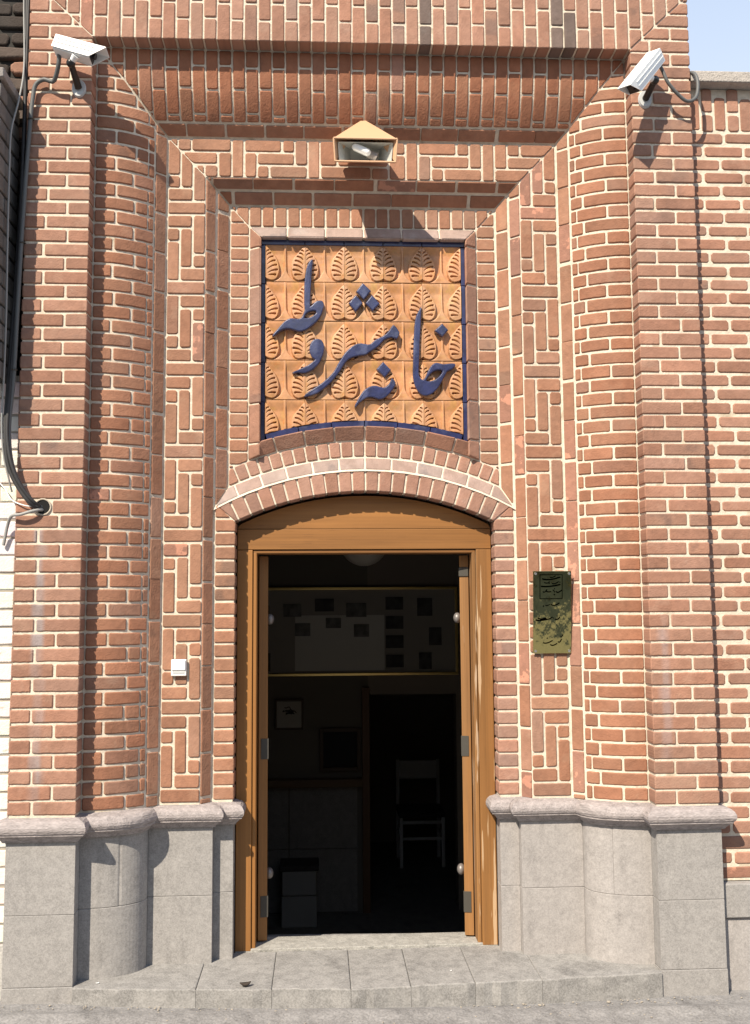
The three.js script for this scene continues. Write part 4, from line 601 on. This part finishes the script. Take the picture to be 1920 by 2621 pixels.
// ---------------------------------------------------------------- security cameras with their cables
function cctv(label, rear, front, upHint, flange, clamp3, arm) {
  const c = group('security_camera', null, label, 'security camera'); c.position.set(...flange);
  const O = V3(...flange), f = V3(...front).sub(V3(...rear)), L = f.length(); f.normalize(); const up = V3(...upHint); up.addScaledVector(f, -up.dot(f)).normalize(); const r = f.clone().cross(up), mid = V3(...rear).lerp(V3(...front), 0.5).sub(O), m4 = new THREE.Matrix4().makeBasis(f, up, r).setPosition(mid);
  const put = (n, g, m) => { g.scale(1, 0.86, 0.86); g.applyMatrix4(m4); return mesh(n, g, m, c); };
  const body = [rbox(-L / 2 + 0.004, L / 2 - 0.03, -0.036, 0.03, -0.034, 0.034, 0.005, 0.3)]; put('housing', mergeGeometries(body), M.camWhite);
  const sh = new THREE.Shape(); sh.moveTo(-L / 2, -0.03); sh.lineTo(L / 2 - 0.032, -0.034); sh.lineTo(L / 2 + 0.03, 0.042); sh.lineTo(-L / 2, 0.042);
  const sides = [-1, 1].map((s) => { const g = new THREE.ExtrudeGeometry(sh, { depth: 0.003, bevelEnabled: false }); g.translate(0, 0, s * 0.041 - 0.0015); return boxUV(g, 0.3); });
  const top = sbox(-L / 2, L / 2 + 0.03, 0.0422, 0.0455, -0.0425, 0.0425, 0.3).toNonIndexed(), ribs = [-1, 1].flatMap((s) => [0.0, 0.024].map((y) => sbox(-L / 2 + 0.004, L / 2 - 0.02, y - 0.0015, y + 0.0015, s * 0.0447 - 0.0018, s * 0.0447 + 0.0018, 0.3).toNonIndexed()));
  put('sunshield', mergeGeometries([...sides, top]), M.camWhite); put('rib', mergeGeometries(ribs), M.camWhite);
  put('front_glass', rbox(L / 2 - 0.0295, L / 2 - 0.026, -0.031, 0.026, -0.03, 0.03, 0.001, 0.3), M.black);
  const ln = new THREE.CylinderGeometry(0.017, 0.017, 0.012, 20); ln.rotateZ(Math.PI / 2); ln.translate(L / 2 - 0.02, 0, 0); put('lens', ln, M.black);
  const cl = V3(...clamp3).sub(O), a = V3(...arm).sub(O), tubeG = (p, q, r1, r2) => { const g = new THREE.CylinderGeometry(r2, r1, p.distanceTo(q), 16); g.applyQuaternion(new THREE.Quaternion().setFromUnitVectors(V3(0, 1, 0), q.clone().sub(p).normalize())); g.translate((p.x + q.x) / 2, (p.y + q.y) / 2, (p.z + q.z) / 2); return g; };
  const fl = new THREE.CylinderGeometry(0.03, 0.034, 0.012, 24); fl.rotateX(Math.PI / 2); fl.scale(1, 1.35, 1); fl.translate(0, 0, 0.006); mesh('wall_flange', fl, M.camGrey, c);
  mesh('arm', tubeG(V3(0, 0.0, 0.012), a, 0.017, 0.014), M.black, c); const j = new THREE.SphereGeometry(0.021, 18, 12); j.translate(a.x, a.y, a.z); mesh('joint', j, M.black, c); mesh('clamp', tubeG(a, cl, 0.012, 0.018), M.camWhite, c);
}
cctv('white security camera pointing right on the left-hand brick pilaster', [-1.448, 3.512, 0.11], [-1.245, 3.454, 0.122], [-0.1, 1, -0.12], [-1.362, 3.366, 0], [-1.345, 3.45, 0.14], [-1.372, 3.425, 0.12]);
cctv('white security camera tilted steeply down on the right-hand brick pilaster', [1.402, 3.538, 0.09], [1.232, 3.312, 0.19], [-0.35, 0.5, 0.35], [1.368, 3.373, 0], [1.345, 3.415, 0.13], [1.38, 3.41, 0.115]);
mesh('camera_cable', tube([[1.412, 3.515, 0.085], [1.43, 3.47, 0.09], [1.45, 3.42, 0.09], [1.5, 3.37, 0.075], [1.556, 3.338, 0.06], [1.6, 3.36, 0.05], [1.622, 3.43, 0.035], [1.622, 3.5, 0.012], [1.612, 3.53, -0.02], [1.606, 3.535, -0.055]], 0.0085, 60), M.conduit, null, 'grey flexible cable looping from the right camera round the pilaster edge', 'cable');
{
  const c = group('camera_conduit', null, 'grey corrugated conduit running from the left camera down the pilaster edge', 'conduit');
  mesh('cable', tube([[-1.432, 3.49, 0.1], [-1.436, 3.44, 0.09], [-1.455, 3.395, 0.06], [-1.472, 3.378, 0.04], [-1.52, 3.392, 0.03], [-1.556, 3.37, 0.025], [-1.57, 3.3, 0.022], [-1.583, 3.1, 0.02], [-1.6, 2.7, 0.022], [-1.612, 2.3, 0.022], [-1.622, 1.95, 0.02], [-1.632, 1.72, 0.03], [-1.612, 1.56, 0.035], [-1.565, 1.455, 0.035], [-1.51, 1.385, 0.025], [-1.48, 1.365, -0.03]], 0.0105, 160), M.conduit, c);
  for (const y of [3.2, 2.6, 2.0]) { const g = new THREE.TorusGeometry(0.0125, 0.003, 6, 14); g.rotateX(Math.PI / 2); g.translate(mix(-1.572, -1.621, (3.28 - y) / 1.3), y, 0.021); mesh('clip', g, M.brushed, c); }
}
const cable = (label, pts, r, m) => mesh('wall_cable', tube(pts, r, 120), m, null, label, 'cable');
cable('thin pale conduit hanging down the dark old wall beside the pilaster', [[-1.655, 4.1, -0.06], [-1.645, 3.8, -0.05], [-1.622, 3.45, 0.0], [-1.625, 3.28, 0.05], [-1.64, 3.1, 0.1], [-1.643, 2.9, 0.1], [-1.645, 2.6, 0.09], [-1.647, 2.2, 0.07], [-1.652, 1.95, 0.06], [-1.662, 1.75, 0.04], [-1.652, 1.6, 0.03], [-1.63, 1.5, 0.02], [-1.62, 1.44, 0.0]], 0.0045, M.cableGrey);
cable('black cable hanging beside the left pilaster into the round hole', [[-1.632, 4.1, -0.05], [-1.626, 3.6, -0.04], [-1.622, 3.0, -0.03], [-1.63, 2.4, 0.0], [-1.643, 1.95, 0.02], [-1.645, 1.7, 0.035], [-1.625, 1.55, 0.04], [-1.575, 1.45, 0.04], [-1.52, 1.38, 0.03], [-1.485, 1.36, -0.03]], 0.0105, M.rubber);
cable('second black cable running close against the pilaster edge above the hole', [[-1.618, 4.1, -0.04], [-1.616, 3.5, -0.02], [-1.617, 2.9, -0.005], [-1.624, 2.3, 0.01], [-1.634, 1.9, 0.03], [-1.632, 1.68, 0.05], [-1.598, 1.53, 0.055], [-1.545, 1.43, 0.045], [-1.505, 1.385, 0.03], [-1.482, 1.366, -0.03]], 0.008, M.rubber);
cable('grey cable looping from the white wall up into the round hole', [[-1.66, 1.2, -0.03], [-1.635, 1.3, -0.01], [-1.61, 1.33, 0.02], [-1.57, 1.335, 0.03], [-1.52, 1.35, 0.028], [-1.49, 1.358, 0.01], [-1.48, 1.36, -0.04]], 0.0075, M.cableGrey);
cable('thin white wire crossing the white wall towards the round hole', [[-1.72, 1.52, -0.03], [-1.66, 1.46, -0.02], [-1.62, 1.405, 0.0], [-1.56, 1.378, 0.015], [-1.5, 1.37, 0.01], [-1.48, 1.366, -0.03]], 0.0028, M.camWhite);
{ const g = new THREE.CylinderGeometry(0.034, 0.034, 0.07, 24, 1, false); g.rotateX(Math.PI / 2); g.translate(-1.4815, 1.372, -0.039); mesh('hole_shade_disc', g, M.hole, portal); const rg = new THREE.TorusGeometry(0.036, 0.004, 8, 28); rg.translate(-1.4815, 1.372, -0.003); mesh('hole_rim', rg, M.mortar, portal); }  // solid black disc, the dark of the hole painted on its face

// ---------------------------------------------------------------- garden wall on the right
const flatMap = (x0, x1, y0, y1, z) => ({ L: x1 - x0, p: (u, v) => [x0 + v, u, z], n: () => [0, 0, 1], lim: () => [y0, y1] });
{
  const w = group('garden_wall', null, 'plain brick wall with a stone coping running off to the right', 'wall'), c = 0.0682, z = -0.075, map = flatMap(1.606, 2.6, -0.36, 3.48, z);
  mesh('mortar_bed', sbox(1.606, 2.62, -0.36, 3.478, -0.35, z - 0.006, 0.7), M.mortar, w);
  for (let n = 0; n < 53; n++) { const y = -0.36 + n * c; let v = n % 2 ? -0.115 : -0.02 ; v += R(-0.01, 0.01); while (v < 0.99) { const len = 0.197 + R(-0.012, 0.008); brick(w, map, y + 0.0075, y + c - 0.0075, Math.max(0.002, v + 0.006), Math.min(0.99, v + len - 0.006), { kind: 'wall', jit: 0.0025, r: 0.011, c: 0.006, bloom: 0.12, base: 0.014 }); v += len; } }
  for (let i = 0; i < 15; i++) { const v = i * 0.066 + 0.004, a = 3.262 + (i & 1 ? 0.0 : 0.0), s = i & 1; brick(w, map, s ? 3.258 : 3.262, s ? 3.345 : 3.43, v + 0.006, v + 0.06, { along: 'v', kind: 'wall', jit: 0.003, r: 0.01, base: 0.014 }); if (s) brick(w, map, 3.36, 3.478, v + 0.006, v + 0.06, { along: 'v', kind: 'wall', jit: 0.003, r: 0.01, base: 0.014 }); }
  for (let i = 0; i < 2; i++) mesh('coping_stone', rbox(1.607 + i * 0.55, 2.155 + i * 0.55, 3.482, 3.54, -0.4, -0.012, 0.008, 0.6), std({ map: T.stoneWarm, color: lin(1.15, 1.12, 1.05), bumpMap: T.bump, bumpScale: 0.006 }), w);
  for (let i = 0; i < 3; i++) mesh('base_stone', rbox(1.607 + i * 0.36, 1.964 + i * 0.36, -0.518, -0.364, -0.3, -0.042 + R(-0.003, 0.003), 0.008, 0.8), M.stone, w);
  mesh('render_base', rbox(1.608, 2.65, -1.0, -0.52, -0.3, -0.056, 0.004, 0.9), M.stoneWarm, w);
}

// ---------------------------------------------------------------- neighbour on the left: whitewashed wall, projecting bay, old wall with painted shade
{
  const w = group('whitewashed_wall', null, 'whitewashed brick wall in sunlight at the left edge below the bay', 'wall'), c = 0.0812, map = flatMap(-2.5, -1.609, -0.55, 1.99, -0.045);
  mesh('mortar_bed', sbox(-2.52, -1.609, -0.55, 1.99, -0.35, -0.052, 0.7), std({ map: T.mortar, color: lin(0.55, 0.56, 0.58) }), w);
  for (let n = 0; n < 31; n++) { const y = -0.55 + n * c; let v = n % 2 ? 0.003 : -0.11; while (v < 0.89) { brick(w, map, y + 0.005, y + c - 0.005, Math.max(0.002, v + 0.004), Math.min(0.889, v + 0.226), { tone: [0.98, 0.97, 0.94].map((e) => e * R(0.86, 1)), mat: M.whiteV ??= std({ map: T.white, bumpMap: T.bump, bumpScale: 0.003, vertexColors: true, roughness: 0.85 }), jit: 0.002, r: 0.006, c: 0.005 }); v += 0.23; } }
  mesh('base_course', rbox(-2.52, -1.609, -1.0, -0.552, -0.35, -0.04, 0.006, 0.9), std({ map: T.stone, color: lin(1.5, 1.52, 1.5), bumpMap: T.bump, bumpScale: 0.003 }), w);
}
{
  const b = group('projecting_bay', null, 'shaded grey brick side of a projecting bay at the upper left edge', 'bay'), X = -1.662, y0 = 1.95, y1 = 3.30, z0 = -0.1, z1 = 0.19;
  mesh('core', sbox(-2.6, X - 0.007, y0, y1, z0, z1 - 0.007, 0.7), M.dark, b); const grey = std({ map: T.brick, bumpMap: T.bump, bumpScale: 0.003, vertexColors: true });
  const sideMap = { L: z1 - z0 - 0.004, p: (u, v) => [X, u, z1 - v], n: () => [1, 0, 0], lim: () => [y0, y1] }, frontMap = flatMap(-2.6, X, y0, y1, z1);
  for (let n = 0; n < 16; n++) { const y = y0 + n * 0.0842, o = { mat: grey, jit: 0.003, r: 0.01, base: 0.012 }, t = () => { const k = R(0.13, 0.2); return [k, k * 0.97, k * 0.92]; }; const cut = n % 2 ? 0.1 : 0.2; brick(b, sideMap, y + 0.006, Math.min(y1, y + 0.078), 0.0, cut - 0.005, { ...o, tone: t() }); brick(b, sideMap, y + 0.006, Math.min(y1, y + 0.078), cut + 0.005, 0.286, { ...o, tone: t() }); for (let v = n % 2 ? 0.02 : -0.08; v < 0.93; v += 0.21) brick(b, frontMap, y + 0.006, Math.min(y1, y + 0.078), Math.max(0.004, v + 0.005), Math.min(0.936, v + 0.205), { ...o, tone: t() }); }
  mesh('coping', rbox(-2.6, X + 0.016, y1 + 0.002, y1 + 0.05, z0, z1 + 0.02, 0.008, 0.6), std({ map: T.stone, color: lin(0.9, 0.86, 0.84), bumpMap: T.bump, bumpScale: 0.004 }), b);
}
{
  const w = group('old_brick_wall', null, 'rough old brick wall with shade painted into its bricks above the bay at the top left corner', 'wall'), z = -0.16, map = flatMap(-2.6, -1.607, 1.99, 4.4, z);
  mesh('mortar_bed', sbox(-2.6, -1.607, 1.992, 4.4, -0.4, z - 0.02, 0.7), M.dark, w);
  for (let n = 0; n < 30; n++) { const y = 1.99 + n * 0.08; for (let v = n % 2 ? 0.86 : 0.78, k = 0; v > -0.2; v -= 0.19, k++) { const nearEdge = k === 0 && n > 14 && n < 21; brick(w, map, y + 0.008, y + 0.072, Math.max(0.002, v + 0.006), Math.min(0.99, v + 0.184), { kind: nearEdge && n % 2 ? 'brown' : 'wallShade', ...(nearEdge ? {} : { tone: tone('wallShade').map((e) => e * 0.45) }), jit: 0.006, r: 0.018, c: 0.01, base: 0.024, bloom: 0.3, proud: R(-0.01, 0.014) }); } }  // dark bricks carry painted shade, brown ones near the edge a sunlit strip
  const e = group('unseen_eave', null, 'unseen dark timber eave set to shade the old brick wall', 'eave'); mesh('soffit', sbox(-3.2, -2.2, 4.12, 4.2, -0.4, 0.75), M.darkWood, e); mesh('fascia', rbox(-3.2, -2.2, 4.1, 4.3, 0.752, 0.79, 0.005), M.darkWood, e);  // eave out of view, placed to shade the old wall
}

// ---------------------------------------------------------------- across the street, mirrored in the brass plaque; house added to block low sky
{
  const w = group('added_street_building', null, 'unseen two-storey ochre plastered house added across the street to block low sky', 'house'), om = std({ map: T.stoneWarm, color: lin(1.0, 0.86, 0.6) });
  mesh('wall', sbox(-22, 26, -1.2, 5.6, 13.2, 13.6, 2), om, w); mesh('roof', rbox(-22.3, 26.3, 5.602, 5.9, 12.9, 17, 0.05, 1), M.darkWood, w);
  const gl = std({ color: lin(0.03, 0.035, 0.04), roughness: 0.1 });
  for (let i = 0; i < 14; i++) for (let j = 0; j < 2; j++) { const x = -20.5 + i * 3.4, y = -0.2 + j * 2.8, f = group('window', w); mesh('pane', sbox(x, x + 1.3, y, y + 1.7, 13.17, 13.195), gl, f); for (const [a, b, c, d] of [[x - 0.1, x, y - 0.1, y + 1.8], [x + 1.3, x + 1.4, y - 0.1, y + 1.8], [x, x + 1.3, y - 0.1, y], [x, x + 1.3, y + 1.7, y + 1.8], [x + 0.62, x + 0.68, y, y + 1.7]]) mesh('frame', sbox(a, b, c, d, 13.12, 13.199), M.darkWood, f); }
  const leafG = new THREE.CircleGeometry(0.09, 5), lm = std({ color: lin(0.05, 0.085, 0.025), side: THREE.DoubleSide, roughness: 0.8 });
  const tree = (label, x, z, h, seed) => {
    const t = group('street_tree', null, label, 'tree'); t.position.set(x, -0.95, z); const r = rng(seed), trunk = new THREE.CylinderGeometry(0.08, 0.14, h * 0.5, 10); trunk.translate(0, h * 0.25, 0); mesh('trunk', trunk, std({ color: lin(0.09, 0.07, 0.05) }), t);
    const L = []; for (let i = 0; i < 900; i++) { const g = leafG.clone(); const a = r() * 6.28, b = r() * 3, rad = Math.pow(r(), 0.5) * h * 0.32 * (0.75 + 0.25 * Math.sin(a * 3)); g.rotateX(r() * 6); g.rotateY(r() * 6); g.translate(Math.cos(a) * rad, h * 0.55 + (r() - 0.35) * h * 0.7, Math.sin(a) * rad + b * 0.05); L.push(g); } mesh('crown', mergeGeometries(L), lm, t);
  };
  tree('bushy green street tree opposite the portal in front of the ochre house', 3.2, 11.2, 4.2, 7); tree('taller green street tree further along in front of the ochre house', 6.6, 11.6, 5.2, 21);
}

scene.updateMatrixWorld(true);
renderer.render(scene, camera);
